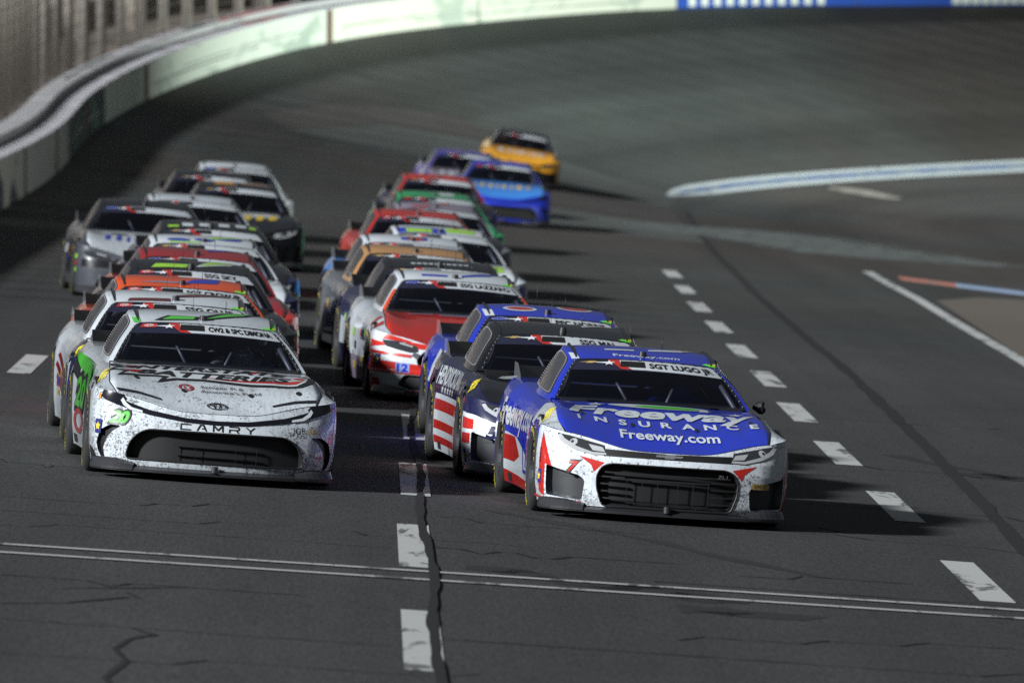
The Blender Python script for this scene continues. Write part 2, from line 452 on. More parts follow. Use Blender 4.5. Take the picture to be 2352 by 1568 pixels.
def bars_mesh(hole, depth, hz=(), vx=(), th=.008, name='grille_bars', xr=None):
    """slats clipped to an opening, standing a little behind its edge"""
    bm = bmesh.new(); f = f_wall(-depth); hp = np.array(hole)
    for z, x0, x1 in hz:
        n = max(2, int(abs(x1 - x0) / .05)); xs = np.linspace(x0, x1, n + 1)
        prev = None
        for x in xs:
            ring_ = [bm.verts.new(f(x, z + dz) + Vector((0, dy, 0))) for dz, dy in ((-th, 0), (th, 0), (th, .018), (-th, .018))]
            if prev:
                for k in range(4): bm.faces.new((prev[k], prev[(k + 1) % 4], ring_[(k + 1) % 4], ring_[k]))
            prev = ring_
    for x, z0, z1 in vx:
        a, b = f(x, z0), f(x, z1); box(bm, a.x - th * .35, a.x + th * .35, a.y, a.y + .006, z0, z1)
    return to_mesh(bm, name, False)
def patch(fn, u0, u1, v0, v1, nu, nv, bm=None):
    bm = bm or bmesh.new()
    g = [[bm.verts.new(fn(lerp(u0, u1, i / nu), lerp(v0, v1, j / nv))) for i in range(nu + 1)] for j in range(nv + 1)]
    for j in range(nv):
        for i in range(nu): bm.faces.new((g[j][i], g[j][i + 1], g[j + 1][i + 1], g[j + 1][i]))
    return bm

# ------------------------------------------------------------------ shared meshes of the three makes
HOLES = {
 'camaro': dict(grille=front(round_poly([(-.50, .115), (.50, .115), (.548, .25), (.553, .345), (.52, .415), (.45, .442), (-.45, .442), (-.52, .415), (-.553, .345), (-.548, .25)], .03)),
                duct=round_poly([(-.665, .145), (-.65, .30), (-.70, .335), (-1.0, .40), (-1.01, .385), (-1.0, .165)], .025)),
 'camry': dict(grille=front(round_poly([(-.705, .158), (.705, .158), (.68, .285), (.62, .36), (.54, .397), (-.54, .397), (-.62, .36), (-.68, .285)], .04)),
               duct=round_poly([(-.77, .405), (-.88, .408), (-.98, .36), (-1.02, .27), (-1.0, .2), (-.93, .13), (-.90, .13), (-.93, .215), (-.90, .30), (-.84, .365)], .02)),
 'mustang': dict(grille=front(round_poly([(-.40, .33), (.40, .33), (.52, .36), (.545, .43), (.47, .515), (-.47, .515), (-.545, .43), (-.52, .36)], .02)),
                 duct=front(round_poly([(-.60, .12), (.60, .12), (.72, .16), (.66, .27), (-.66, .27), (-.72, .16)], .03))),
}
PROTO = {}
def build_protos():
    for mk, h in HOLES.items():
        holes = [h['grille'], h['duct']] + ([mirror(h['duct'])] if mk != 'mustang' else [])
        PROTO[mk, 'body'] = shell_mesh(holes, mk + '_body')
        PROTO[mk, 'grille'] = recess_mesh(h['grille'], .07, 'grille')
        PROTO[mk, 'duct'] = recess_mesh(h['duct'], .06 if mk == 'camaro' else .035, 'side_duct')
        PROTO[mk, 'duct2'] = recess_mesh(mirror(h['duct']), .06 if mk == 'camaro' else .035, 'side_duct')
        PROTO[mk, 'rim'] = rim_mesh(h['grille'], .007, 'grille_surround')
    PROTO['camaro', 'bars'] = bars_mesh(None, .018, [(z, sx * .545, sx * .34) for z in (.34, .285, .23, .175) for sx in (-1, 1)] + [(.145, -.32, .32), (.33, -.33, .33), (.375, -.50, .50)],
                                        [(x, .145, .33) for x in (-.32, -.2, -.08, .08, .2, .32)], .006)
    PROTO['camry', 'bars'] = bars_mesh(None, .03, [(z, -.33, .33) for z in (.15, .22, .29)], [(x, .15, .30) for x in (-.33, -.16, .16, .33)], .004)
    PROTO['mustang', 'bars'] = bars_mesh(None, .03, [(z, -.45, .45) for z in (.38, .42, .46)], [], .006)
    # hood
    fr = []
    for p in np.linspace(-.90, .90, 37):
        v = wall(p, ztop(p)); n = Vector((v.x, v.y - .9)).normalized(); fr.append((v.x - n.x * .012, v.y - n.y * .012))
    poly = fr + [(.835, .55), (.82, .9), (.80, 1.3), (.785, 1.66)] + [(x, 1.475 + .22 * (x / .795) ** 2) for x in np.linspace(.75, -.75, 21)] + [(-.785, 1.66), (-.80, 1.3), (-.82, .9), (-.835, .55)]
    bm = poly_bm([poly]); grid_cut(bm, .06)
    bmesh.ops.remove_doubles(bm, verts=bm.verts[:], dist=1e-4)
    for v in bm.verts: v.co = f_cap(.005)(v.co.x, v.co.y)
    be = [e for e in bm.edges if e.is_boundary]; r = bmesh.ops.extrude_edge_only(bm, edges=be)
    for v in r['geom']:
        if isinstance(v, bmesh.types.BMVert): v.co.z -= .012
    PROTO['hood'] = to_mesh(bm, 'hood')
    cxm = .95; big = [(x * 1.012, cxm + (y - cxm) * 1.012) for x, y in poly]
    PROTO['hood_gap'] = wrap(poly_bm([big]), f_cap(.0032), .06, None, 'hood_gap')
    # roof shell with pillars
    bm = patch(RF, -1, 1, 0, 1, 26, 18)
    for s in (-1, 1):
        patch(lambda a, b: WS(s * a, b), .925, 1, 0, 1, 2, 10, bm)
        patch(lambda c, d: QS(c, d, s), 0, 1, 0, 1, 24, 10, bm)
        patch(lambda a, b: RW(s * a, b), .90, 1, 0, 1, 2, 8, bm)
    bmesh.ops.remove_doubles(bm, verts=bm.verts[:], dist=2e-3); bmesh.ops.recalc_face_normals(bm, faces=bm.faces[:])
    PROTO['roof'] = to_mesh(bm, 'roof')
    PROTO['windshield'] = to_mesh(patch(WS, -.93, .93, .0, .985, 20, 10), 'windshield')
    PROTO['rear_window'] = to_mesh(patch(RW, -.91, .91, 0, .97, 12, 6), 'rear_window')
    # black border of the windshield
    outer = [(-.955, .0), (.955, .0), (.955, .90), (.93, .97), (.88, .995), (-.88, .995), (-.93, .97), (-.955, .90)]
    inner = [(-.925, .025), (.925, .025), (.915, .90), (.88, .955), (-.88, .955), (-.915, .90)]
    PROTO['border'] = wrap(poly_bm([[outer, inner]]), f_ws(.003), .1, .1, 'windshield_border')
    for s in (-1, 1):
        pol = round_poly([(.035, .10), (.60, .10), (.545, .86), (.40, .93), (.10, .93), (.05, .80)], .06)
        fn = off(lambda c, d: QS(c, d, s), .004, 1)
        test = fn(.3, .5) - QS(.3, .5, s)
        k = 1 if test.x * s > 0 else -1
        PROTO['side_window', s] = wrap(poly_bm([pol]), off(lambda c, d: QS(c, d, s), .004, k), .06, .2, 'side_window')
        bm = bmesh.new()
        lp = resample(pol, .05); g = off(lambda c, d: QS(c, d, s), .006, k)
        for q in lp:
            c = Vector((.3, .5)); q2 = Vector(q) * .94 + c * .06; v = g(q2.x, q2.y); bmesh.ops.create_icosphere(bm, subdivisions=1, radius=.0065, matrix=Matrix.Translation(v))
        PROTO['rivets', s] = to_mesh(bm, 'window_rivets')
        pol = round_poly([(.66, .15), (.84, .12), (.72, .80), (.62, .84)], .03)
        PROTO['quarter', s] = wrap(poly_bm([pol]), off(lambda c, d: QS(c, d, s), .004, k), .06, .2, 'quarter_window')
    # splitter plate following the nose
    bm = bmesh.new(); rows = []
    for p in np.linspace(-1.22, 1.22, 61):
        a = wall(p, .12); x = float(np.interp(abs(p), PP, NX)) * (1 if p > 0 else -1); y = float(np.interp(abs(p), PP, NY)); n = Vector((x, y, 0))
        e = .045 * (1 - smoothstep(.9, 1.22, abs(p))) + .01
        rows.append([bm.verts.new((a + n * d).xy.to_3d() + Vector((0, 0, z))) for d, z in ((-.30, .105), (-.01, .105), (e, .082), (e, .060), (-.30, .055))])
    for i in range(len(rows) - 1):
        for k in range(5): bm.faces.new((rows[i][k], rows[i][(k + 1) % 5], rows[i + 1][(k + 1) % 5], rows[i + 1][k]))
    PROTO['splitter'] = to_mesh(bm, 'splitter', False)
    for s in (-1, 1):      # upturned scuffed ends of the splitter
        bm = bmesh.new(); pr = None
        for i, p in enumerate(np.linspace(.64, 1.2, 12)):
            a = wall(s * p, .12); n = Vector((float(np.interp(p, PP, NX)) * s, float(np.interp(p, PP, NY)), 0)); hgt = .02 + .035 * smoothstep(.64, .8, p)
            e = .05 * (1 - smoothstep(.9, 1.22, p)) + .014
            c = [bm.verts.new((a + n * d).xy.to_3d() + Vector((0, 0, z))) for d, z in ((.003, .105 + hgt), (e * .55, .104 + hgt * .45), (e, .088), (e, .070), (.0, .068))]
            if pr:
                for k in range(4): bm.faces.new((pr[k], pr[k + 1], c[k + 1], c[k]))
            pr = c
        PROTO['splitter_end', s] = to_mesh(bm, 'splitter_end', False)
    # underbody + wheel wells + interior tub
    bm = bmesh.new(); box(bm, -.66, .66, .3, 4.8, .07, .50); box(bm, -.84, .84, 1.36, 3.33, .07, .3)
    for s in (-1, 1):
        for wy in WHEEL_Y:
            seg = 14; pr = None
            for i in range(seg + 1):
                a = math.pi * (-.08 + 1.16 * i / seg); y = wy + math.cos(a) * .42; z = .335 + math.sin(a) * .42
                c = [bm.verts.new((s * x, y, max(z, .12))) for x in (.60, .94)]
                if pr: bm.faces.new((pr[0], pr[1], c[1], c[0]))
                pr = c
    PROTO['underbody'] = to_mesh(bm, 'underbody', False)
    bm = bmesh.new()
    box(bm, -.70, .70, 2.1, 3.6, .50, .53)
    box(bm, -.72, .72, 1.60, 2.2, .80, .8745)           # dash top
    for x0 in (-.70, .68): box(bm, x0, x0 + .02, 2.15, 3.6, .5, .87)
    PROTO['cockpit'] = to_mesh(bm, 'cockpit_tub', False)
    bm = bmesh.new()
    for s in (-1, 1):
        tube(bm, [(s * .70, 1.78, .84), (s * .55, 2.36, 1.12), (s * .53, 3.0, 1.20), (s * .55, 3.5, 1.14), (s * .60, 4.1, .93)], .022, 7)
        tube(bm, [(s * .53, 3.0, 1.19), (s * .64, 3.0, .9), (s * .64, 3.0, .55)], .022, 7)
        tube(bm, [(s * .16, 2.0, .87), (s * .30, 2.36, 1.13)], .014, 6)
    tube(bm, [(-.54, 2.38, 1.13), (0, 2.30, 1.145), (.54, 2.38, 1.13)], .022, 7)
    tube(bm, [(-.53, 3.0, 1.19), (.53, 3.0, 1.19)], .022, 7); tube(bm, [(-.64, 3.0, .92), (.64, 3.0, .92)], .022, 7)
    tube(bm, [(-.50, 3.0, .60), (.40, 3.02, 1.17)], .018, 7)
    PROTO['cage'] = to_mesh(bm, 'roll_cage')
    bm = bmesh.new()
    box(bm, .12, .58, 2.95, 3.05, .55, 1.02); box(bm, .12, .17, 2.72, 2.98, .84, 1.04); box(bm, .53, .58, 2.72, 2.98, .84, 1.04)
    bmesh.ops.bevel(bm, geom=bm.edges[:], offset=.015, segments=2, affect='EDGES')
    PROTO['seat'] = to_mesh(bm, 'racing_seat', False)
    bm = bmesh.new(); c = Vector((.35, 2.28, .90)); pts = [(c.x + .165 * math.cos(a), c.y + .05 * math.sin(a), c.z + .14 * math.sin(a)) for a in np.linspace(0, 2 * math.pi, 21)]
    tube(bm, pts, .014, 6); PROTO['steering'] = to_mesh(bm, 'steering_wheel')
    # rear spoiler
    bm = bmesh.new(); pr = None
    for x in np.linspace(-.78, .78, 15):
        y = 4.84 - .10 * (x / .78) ** 2; c = [bm.verts.new((x, y + dy, z)) for dy, z in ((0, .90), (.045, 1.01), (.055, 1.005), (.012, .90))]
        if pr:
            for k in range(4): bm.faces.new((pr[k], pr[(k + 1) % 4], c[(k + 1) % 4], c[k]))
        pr = c
    PROTO['spoiler'] = to_mesh(bm, 'rear_spoiler', False)
    for s in (-1, 1):
        bm = bmesh.new(); x = s * .80; v = [bm.verts.new((x + e, y, z)) for e in (0, .005) for y, z in ((4.30, .90), (4.86, .90), (4.86, 1.035), (4.62, 1.03), (4.36, .95))]
        bm.faces.new(v[:5]); bm.faces.new(v[5:][::-1])
        for k in range(5): bm.faces.new((v[k], v[(k + 1) % 5], v[5 + (k + 1) % 5], v[5 + k]))
        PROTO['fin', s] = to_mesh(bm, 'deck_fin', False)
    # roof furniture
    bm = bmesh.new(); p = RF(-.02, .12); bmesh.ops.create_cone(bm, cap_ends=True, segments=14, radius1=.034, radius2=.028, depth=.045, matrix=Matrix.Translation(p + Vector((0, 0, .016))))
    PROTO['puck'] = to_mesh(bm, 'roof_camera', False)
    bm = bmesh.new(); p = RF(-.12, .5); tube(bm, [p, p + Vector((0, .01, .22))], .0022, 4); PROTO['antenna'] = to_mesh(bm, 'antenna')
    bm = bmesh.new(); p = RF(.35, .6); tube(bm, [p, p + Vector((0, .01, .09))], .004, 4); PROTO['stub'] = to_mesh(bm, 'antenna')
    for s in (-1, 1):
        bm = bmesh.new(); pr = None
        for c_ in np.linspace(.04, .96, 14):
            a = f_rf(.0)(s * .93, c_); b = a + Vector((0, 0, .022 * math.sin(math.pi * (c_ - .02)) ** .4)); q = [bm.verts.new(a + Vector((e, 0, 0))) for e in (-.006, .006)] + [bm.verts.new(b + Vector((e, 0, 0))) for e in (.003, -.003)]
            if pr:
                for k in range(4): bm.faces.new((pr[k], pr[(k + 1) % 4], q[(k + 1) % 4], q[k]))
            pr = q
        PROTO['rail', s] = to_mesh(bm, 'roof_rail', False)
    # wheels (axis along x)
    def lathe(prof, n=40):
        bm = bmesh.new(); rg = []
        for k in range(n):
            a = 2 * math.pi * k / n; rg.append([bm.verts.new((x, r * math.cos(a), r * math.sin(a))) for x, r in prof])
        for k in range(n):
            for i in range(len(prof) - 1): bm.faces.new((rg[k][i], rg[k][i + 1], rg[(k + 1) % n][i + 1], rg[(k + 1) % n][i]))
        return bm
    rt = WHEEL_R
    PROTO['tyre'] = to_mesh(lathe([(-.13, .235), (-.145, .26), (-.15, .30), (-.135, .33), (-.11, rt), (.11, rt), (.135, .33), (.15, .30), (.145, .26), (.13, .235)]), 'tyre')
    bm = lathe([(-.13, .232), (-.05, .21), (-.05, .06), (-.07, .05), (-.07, .0)], 40)
    for k in range(10):
        a = 2 * math.pi * k / 10; m = Matrix.Rotation(a, 4, 'X'); vs = box(bm, -.105, -.06, -.022, .022, .05, .225)
        for v in vs: v.co = m @ v.co
    PROTO['wheel_l'] = to_mesh(bm, 'wheel', False)
    me = PROTO['wheel_l'].copy(); me.transform(Matrix.Scale(-1, 4, (1, 0, 0))); me.flip_normals(); PROTO['wheel_r'] = me
    # yellow sidewall lettering
    for word, a0 in (('GOODYEAR', 50), ('EAGLE', 230)):
        bm = bmesh.new(); n = len(word)
        for i, ch in enumerate(word):
            b = text_bm(ch, .036, 1.1, bold=.02); a = R(a0 - (i - n / 2) * 12)
            for v in b.verts:
                r_ = .292 + v.co.y; t = a - v.co.x / .29; v.co = (-.1515, -r_ * math.cos(t), r_ * math.sin(t))
            me = bpy.data.meshes.new('t'); b.to_mesh(me); b.free(); bm.from_mesh(me)
        PROTO['tyre_text', word] = to_mesh(bm, 'tyre_lettering', False)
build_protos()

# ------------------------------------------------------------------ the speedway: straight, then a banked turn to the picture's right
XW, YT, RAD = -6.7, 222.0, 230.0; CX, CY = XW + RAD, YT; TP = 13.5
_tb = smooth_tab([(-50, .07), (165, .07), (190, .08), (211, .097), (233, .151), (243, .19), (254, .233), (264, .272), (271, .30), (277, .316), (301, .37), (310, .385), (322, .39), (343, .397), (380, .405), (800, .405)], 900)
def zst(s, t):
    if t < TP: return -.473 + (TP - t) * _tb(s)
    if t < 20: return -.473 - (t - TP) * .07
    return -.928 - .02 * min(t - 20, 30)
def xy(s, t):
    if s < YT: return XW + t, s
    a = (s - YT) / RAD; r = RAD - t; return CX - r * math.cos(a), CY + r * math.sin(a)
def st(x, y):
    if y < YT: return y, x - XW
    return YT + RAD * math.atan2(y - CY, CX - x), RAD - math.hypot(CX - x, y - CY)
def P3(s, t, dz=0): x, y = xy(s, t); return Vector((x, y, zst(s, t) + dz))
def zg(x, y): return zst(*st(x, y))
def ground_at(px, py):
    """the point of the track seen at a pixel of the 2352 px wide photograph"""
    dx, dz = (px - 850) / F_PX, -(py - 100) / F_PX; d = 40.
    while d < 420:
        if 3.55 + dz * d < zg(dx * d, d): break
        d += .5
    return dx * d, d

def asphalt():
    m, t, b = nt('worn_speedway_asphalt'); tc = t.nodes.new('ShaderNodeTexCoord'); uv = tc.outputs['UV']; ob = tc.outputs['Object']
    fine = noise(t, ob, 46, 3, .8, 0, (1, .085, 1)); mid = noise(t, ob, 1.1, 4, .6, .3, (1, .22, 1)); big = noise(t, ob, .085, 3, .55, .6, (1, .28, 1))
    lane = noise(t, uv, 1.0, 3, .55, 0, (1.3, .012, 1)); groove = noise(t, uv, 1, 2, .5, 0, (.28, .006, 1))
    sp = t.nodes.new('ShaderNodeSeparateXYZ'); t.links.new(ob, sp.inputs[0]); far = mapr(t, sp.outputs[1], 95, 190, 0, 1)
    near = math_n(t, 'SUBTRACT', 1.0, math_n(t, 'MULTIPLY', far, .8)); fz = math_n(t, 'MULTIPLY', math_n(t, 'SUBTRACT', mapr(t, fine, .28, .72, .55, 1.5), 1.0), near)
    v = math_n(t, 'MULTIPLY', math_n(t, 'ADD', fz, 1.0), mapr(t, mid, .3, .7, .90, 1.09))
    v = math_n(t, 'MULTIPLY', v, mapr(t, lane, .3, .7, .88, 1.10)); v = math_n(t, 'MULTIPLY', v, mapr(t, groove, .35, .7, .74, 1.2))
    v = math_n(t, 'MULTIPLY', v, mapr(t, big, .32, .68, .78, 1.25))
    tint = mixc(t, mapr(t, noise(t, ob, .05, 2, .5, 1.2, (1, .35, 1)), .4, .6, 0, 1), (.052, .045, .040), (.044, .050, .047))  # far patches: floodlight colour put into the tint, along with older asphalt
    colr = mixc(t, far, (.040, .0405, .0415), tint)
    mx = t.nodes.new('ShaderNodeVectorMath'); mx.operation = 'SCALE'; t.links.new(colr, mx.inputs[0]); t.links.new(v, mx.inputs[3])
    t.links.new(mx.outputs[0], b.inputs['Base Color']); b.inputs['Roughness'].default_value = .78; b.inputs['Specular IOR Level'].default_value = .28
    bp = t.nodes.new('ShaderNodeBump'); bp.inputs['Strength'].default_value = .5; bp.inputs['Distance'].default_value = .006
    t.links.new(fine, bp.inputs['Height']); t.links.new(bp.outputs[0], b.inputs['Normal']); return m
def worn(name, rgb, dark=(.03, .03, .032), amt=.5, rough=.6, scale=3.0):
    m, t, b = nt(name); tc = t.nodes.new('ShaderNodeTexCoord'); ob = tc.outputs['Object']
    n = noise(t, ob, scale, 4, .68, .5, (1, .2, 1)); f = noise(t, ob, 30, 3, .7, 0, (1, .4, 1))
    k = math_n(t, 'MULTIPLY', math_n(t, 'SUBTRACT', n, 1 - amt), 14, True)
    k2 = mapr(t, f, .3, .8, 0, .35)
    c = mixc(t, k2, rgb, tuple(q * .5 for q in rgb)); c = mixc(t, math_n(t, 'MULTIPLY', k, .8), c, dark)
    t.links.new(c, b.inputs['Base Color']); b.inputs['Roughness'].default_value = rough; return m
M_ASPH = asphalt()
M_LINE = worn('worn_white_road_paint', (.46, .47, .46), amt=.46)
M_LINE2 = worn('worn_thin_line_paint', (.40, .41, .41), amt=.38)
M_TAR = plain('black_crack_sealant', (.022, .022, .023), .85, spec=.2)
M_CRACK = plain('hairline_crack', (.022, .022, .023), .8, spec=.2)
M_SCUFF = plain('rubber_scuff', (.027, .028, .030), .85, spec=.2)

def sheet(svals, tvals, name, mat, parent=None, dz=0, **pr):
    bm = bmesh.new(); uvl = bm.loops.layers.uv.new('UVMap'); g = [[bm.verts.new(P3(s, t, dz)) for t in tvals] for s in svals]
    for j in range(len(svals) - 1):
        for i in range(len(tvals) - 1):
            f = bm.faces.new((g[j][i], g[j][i + 1], g[j + 1][i + 1], g[j + 1][i]))
            for lp, (a, b) in zip(f.loops, ((j, i), (j, i + 1), (j + 1, i + 1), (j + 1, i))): lp[uvl].uv = (tvals[b], svals[a])
    return link(name, to_mesh(bm, name), mat, parent, **pr)
sv = list(np.arange(-40, 165, 8.)) + list(np.arange(165, 345, 2.5)) + list(np.arange(345, 720, 8.))
track = sheet(sv, [0, 1.5, 3, 5, 7, 9, 11, 12.5, 13.5, 14.5, 17, 20, 30, 50, 90, 130], 'race_track', M_ASPH, kind='structure')
def big_plane(name, z, mat, x0, x1, y0, y1):
    bm = bmesh.new(); vs = [bm.verts.new(p) for p in ((x0, y0, z), (x1, y0, z), (x1, y1, z), (x0, y1, z))]; bm.faces.new(vs); return link(name, to_mesh(bm, name, False), mat, kind='structure')
big_plane('ground', -3.2, worn('dark_grass_ground', (.03, .045, .02), (.02, .025, .015)), -1500, 1500, -600, 2600)

def ribbon(pts, name, mat, dz=.004, parent=track, **pr):
    """pts: (x, y, half width across, jag) strip lying on the track"""
    bm = bmesh.new(); prv = None
    for i, q in enumerate(pts):
        x, y, w = q[:3]; a = pts[max(0, i - 1)]; b = pts[min(len(pts) - 1, i + 1)]; d = Vector((b[0] - a[0], b[1] - a[1])).normalized(); n = Vector((d.y, -d.x)) * w
        c = []
        for sgn in (-1, 0, 1):
            X, Y = x + n.x * sgn, y + n.y * sgn; c.append(bm.verts.new((X, Y, zg(X, Y) + dz)))
        if prv:
            bm.faces.new((prv[0], prv[1], c[1], c[0])); bm.faces.new((prv[1], prv[2], c[2], c[1]))
        prv = c
    return link(name, to_mesh(bm, name, False), mat, parent, **pr)
# lane dashes (measured on the track surface); each is a piece of the road
def dash(xa, ya, yb, w, slant=0):
    n = 5; ribbon([(xa + slant * k / n, lerp(ya, yb, k / n), w) for k in range(n + 1)], 'lane_dash', M_LINE, .005)
for x, y in ((4.33, 68.6), (4.35, 79.7), (4.38, 90.1), (4.45, 100.2), (4.57, 110.4), (4.66, 120.6), (4.75, 131), (4.84, 141.2), (4.97, 151.4), (5.10, 162.2)):
    dash(x - .0, y - 2.7, y + 2.5, .125, .03)
for x, y in ((.31, 57.3), (.315, 68.1), (.36, 78.5), (.42, 89.2), (.47, 99.6), (.5, 110), (.56, 120), (.6, 131), (.66, 141), (.8, 151)): dash(x, y - 2.9, y + 2.9, .118)
for y in (98.7, 119.6, 130.1, 140.6, 151.1, 161.6): dash(-3.52, y - 2.9, y + 2.7, .118)
# timing line: two thin stripes straight across
def gy(px, py): return ground_at(px, py)
for (a, b) in (((0, 1254), (2352, 1412)), ((0, 1270), (2352, 1426))):
    (xa, ya), (xb, yb) = gy(*a), gy(*b); n = 24
    k0, k1 = -1.4, 1.6
    ribbon([(lerp(xa, xb, lerp(k0, k1, i / n)), lerp(ya, yb, lerp(k0, k1, i / n)), .085) for i in range(n + 1)], 'timing_line', M_LINE, .0085)
rnd = random.Random(3)
# sealed joint running along the left dashes, wandering
pts = []; x = .40
for y in np.arange(50, 96, .22):
    x += rnd.uniform(-.003, .003); tgt = .40 + .03 * math.sin(y * .42) + .006 * math.sin(y * 1.7); x += (tgt - x) * .12
    pts.append((x, y, .030 + .006 * math.sin(y * 1.3) + .004 * math.sin(y * 3.1 + 1)))
ribbon(pts, 'tar_seam', M_TAR, .0125)
# wide sealed joint where banking meets apron on the right
pts = []
for px, py in ((2420, 1345), (2352, 1262), (2240, 1140), (2110, 1010), (1950, 858), (1850, 775), (1750, 690), (1690, 630), (1640, 580), (1600, 525), (1578, 488)):
    pts.append(gy(px, py))
xs, ys = [q[0] for q in pts], [q[1] for q in pts]
pp = [(float(np.interp(y, ys, xs)) + rnd.uniform(-.012, .012), y, .07 + rnd.uniform(-.012, .012)) for y in np.arange(60, ys[-1], 1.1)]
ribbon(pp, 'tar_seam', M_TAR, .004)
# zigzag tar spill, lower left, and cross cracks
def pix_ribbon(pix, w, name, mat, dz=.004, jag=.0, sub=1):
    q = [gy(*p) for p in pix]; out = []
    for i in range(len(q) - 1):
        n = max(1, int(sub * math.dist(q[i], q[i + 1]) / .5))
        for k in range(n): out.append((lerp(q[i][0], q[i + 1][0], k / n), lerp(q[i][1], q[i + 1][1], k / n) + rnd.uniform(-jag, jag), w * rnd.uniform(.5, 1.4)))
    out.append((*q[-1], w * .5)); return ribbon(out, name, mat, dz)
pix_ribbon([(262, 1590), (240, 1560), (290, 1530), (262, 1500), (300, 1475), (355, 1462), (300, 1452)], .020, 'tar_seam', M_TAR)
pix_ribbon([(140, 1355), (300, 1360), (430, 1350)], .02, 'tar_seam', M_TAR)
pix_ribbon([(0, 1388), (150, 1396), (290, 1380), (320, 1376), (290, 1366)], .02, 'tar_seam', M_TAR)
CR = [((0, 1175), (640, 1212)), ((0, 1208), (900, 1262)), ((980, 1262), (1560, 1298)), ((0, 1142), (560, 1168)), ((1000, 1192), (1500, 1230)), ((1130, 1150), (2352, 1275)), ((1330, 1165), (2100, 1240)),
      ((0, 1330), (700, 1375)), ((0, 1430), (900, 1490)), ((1000, 1475), (2352, 1560)), ((1500, 1340), (2352, 1400)), ((0, 1500), (1100, 1560)), ((1700, 1330), (2100, 1345)), ((1850, 1160), (2352, 1200)),
      ((1700, 1045), (2352, 1110)), ((1860, 960), (2300, 990)), ((0, 1060), (190, 1075)), ((780, 1225), (1200, 1262)), ((1560, 1475), (2352, 1500))]
for a, b in CR:
    n = 14; sag = rnd.uniform(-6, 6); pix_ribbon([(lerp(a[0], b[0], i / n), lerp(a[1], b[1], i / n) + sag * math.sin(math.pi * i / n) + rnd.uniform(-1.2, 1.2)) for i in range(n + 1)], rnd.uniform(.012, .024), 'pavement_crack', M_CRACK, .004, .02)
# dark rubber scuffs
for a, b, w in (((1135, 1310), (1260, 1335), .35), ((1380, 1345), (1530, 1370), .35), ((1540, 1368), (1660, 1388), .3), ((1130, 1175), (1900, 1330), .10), ((2060, 1050), (2352, 1110), .12), ((2260, 1095), (2352, 1105), .3), ((1560, 1400), (1780, 1425), .4),
                ):
    pix_ribbon([(lerp(a[0], b[0], i / 6), lerp(a[1], b[1], i / 6)) for i in range(7)], w, 'tyre_scuff', M_SCUFF, .002, 0)
# inner edge of the banking: white-blue-white painted band
M_KW = worn('kerb_white', (.48, .52, .54), amt=.38); M_KB = worn('kerb_blue', (.04, .09, .24), (.16, .19, .22), amt=.5, scale=1.2); M_KR = worn('kerb_red', (.26, .10, .07), (.12, .1, .1), amt=.5)
def st_band(s0, s1, ta, tb, name, mat, dz, taper=0):
    sv_ = np.linspace(s0, s1, 60); bm = bmesh.new(); pr = None
    for s in sv_:
        k = min(1, (s - s0) / taper + .15) if taper else 1
        mid = (ta + tb) / 2; c = [bm.verts.new(P3(s, mid + (q - mid) * k, dz)) for q in (ta, mid, tb)]
        if pr:
            bm.faces.new((pr[0], pr[1], c[1], c[0])); bm.faces.new((pr[1], pr[2], c[2], c[1]))
        pr = c
    return link(name, to_mesh(bm, name, False), mat, track)
st_band(248, 520, 12.55, 13.42, 'inside_line', M_KW, .005, 8); st_band(250, 520, 12.85, 13.12, 'inside_line_stripe', M_KB, .009, 6)
# pit road entry: white edge line, raised painted kerb and pale concrete
wl_ = [gy(*p) for p in ((1993, 625), (2040, 652), (2110, 690), (2190, 738), (2270, 785), (2352, 832), (2500, 925), (2700, 1050))]
ribbon([(x, y, .10) for x, y in wl_], 'pit_entry_line', M_LINE, .005)
M_TAN = worn('pale_pit_concrete', (.125, .108, .088), (.08, .07, .06), amt=.45, scale=.6)
q = [gy(*p) for p in ((2130, 690), (2352, 840), (2700, 1065), (2700, 712), (2352, 690), (2230, 684))]
q = [(x + .16, y) for x, y in q]
bm = poly_bm([q]); grid_cut(bm, 1.5, 5)
for v in bm.verts: v.co.z = zg(v.co.x, v.co.y) + .005
link('pit_lane_concrete', to_mesh(bm, 'pit_lane_concrete', False), M_TAN, track)
ka, kb, kc = gy(2070, 642), gy(2192, 658), gy(2352, 678); kd = (kc[0] + 3, kc[1] - 3)
def kerb(a, b, mat, name='painted_kerb', h=.045):
    bm = bmesh.new(); vs = []
    for (x, y) in (a, b):
        for dy, dz in ((-.8, .0), (-.6, h), (.6, h), (.8, 0)): vs.append(bm.verts.new((x, y + dy, zg(x, y) + dz)))
    for k in range(4): bm.faces.new((vs[k], vs[(k + 1) % 4], vs[4 + (k + 1) % 4], vs[4 + k]))
    bm.faces.new(vs[:4][::-1]); bm.faces.new(vs[4:]); return link(name, to_mesh(bm, name, False), mat, track)
kerb(ka, kb, M_KR); kerb(kb, kc, worn('kerb_blue_white', (.16, .21, .30), (.32, .32, .34), amt=.48, scale=1.5)); kerb(kc, kd, M_KB)
M_LIGHT_STREAK = worn('painted_light_streak', (.11, .13, .12), (.06, .065, .06), amt=.5)  # pools of floodlight on the track, painted as wide pale streaks
pix_ribbon([(1590, 520), (1700, 538), (1850, 560), (2000, 582), (2150, 606)], 2.6, 'painted_light_streak', M_LIGHT_STREAK)
pix_ribbon([(1930, 432), (1990, 445), (2050, 458)], .5, 'painted_light_streak', worn('painted_light_pale', (.3, .28, .24), amt=.3))  # smaller light pool, also put into the colour

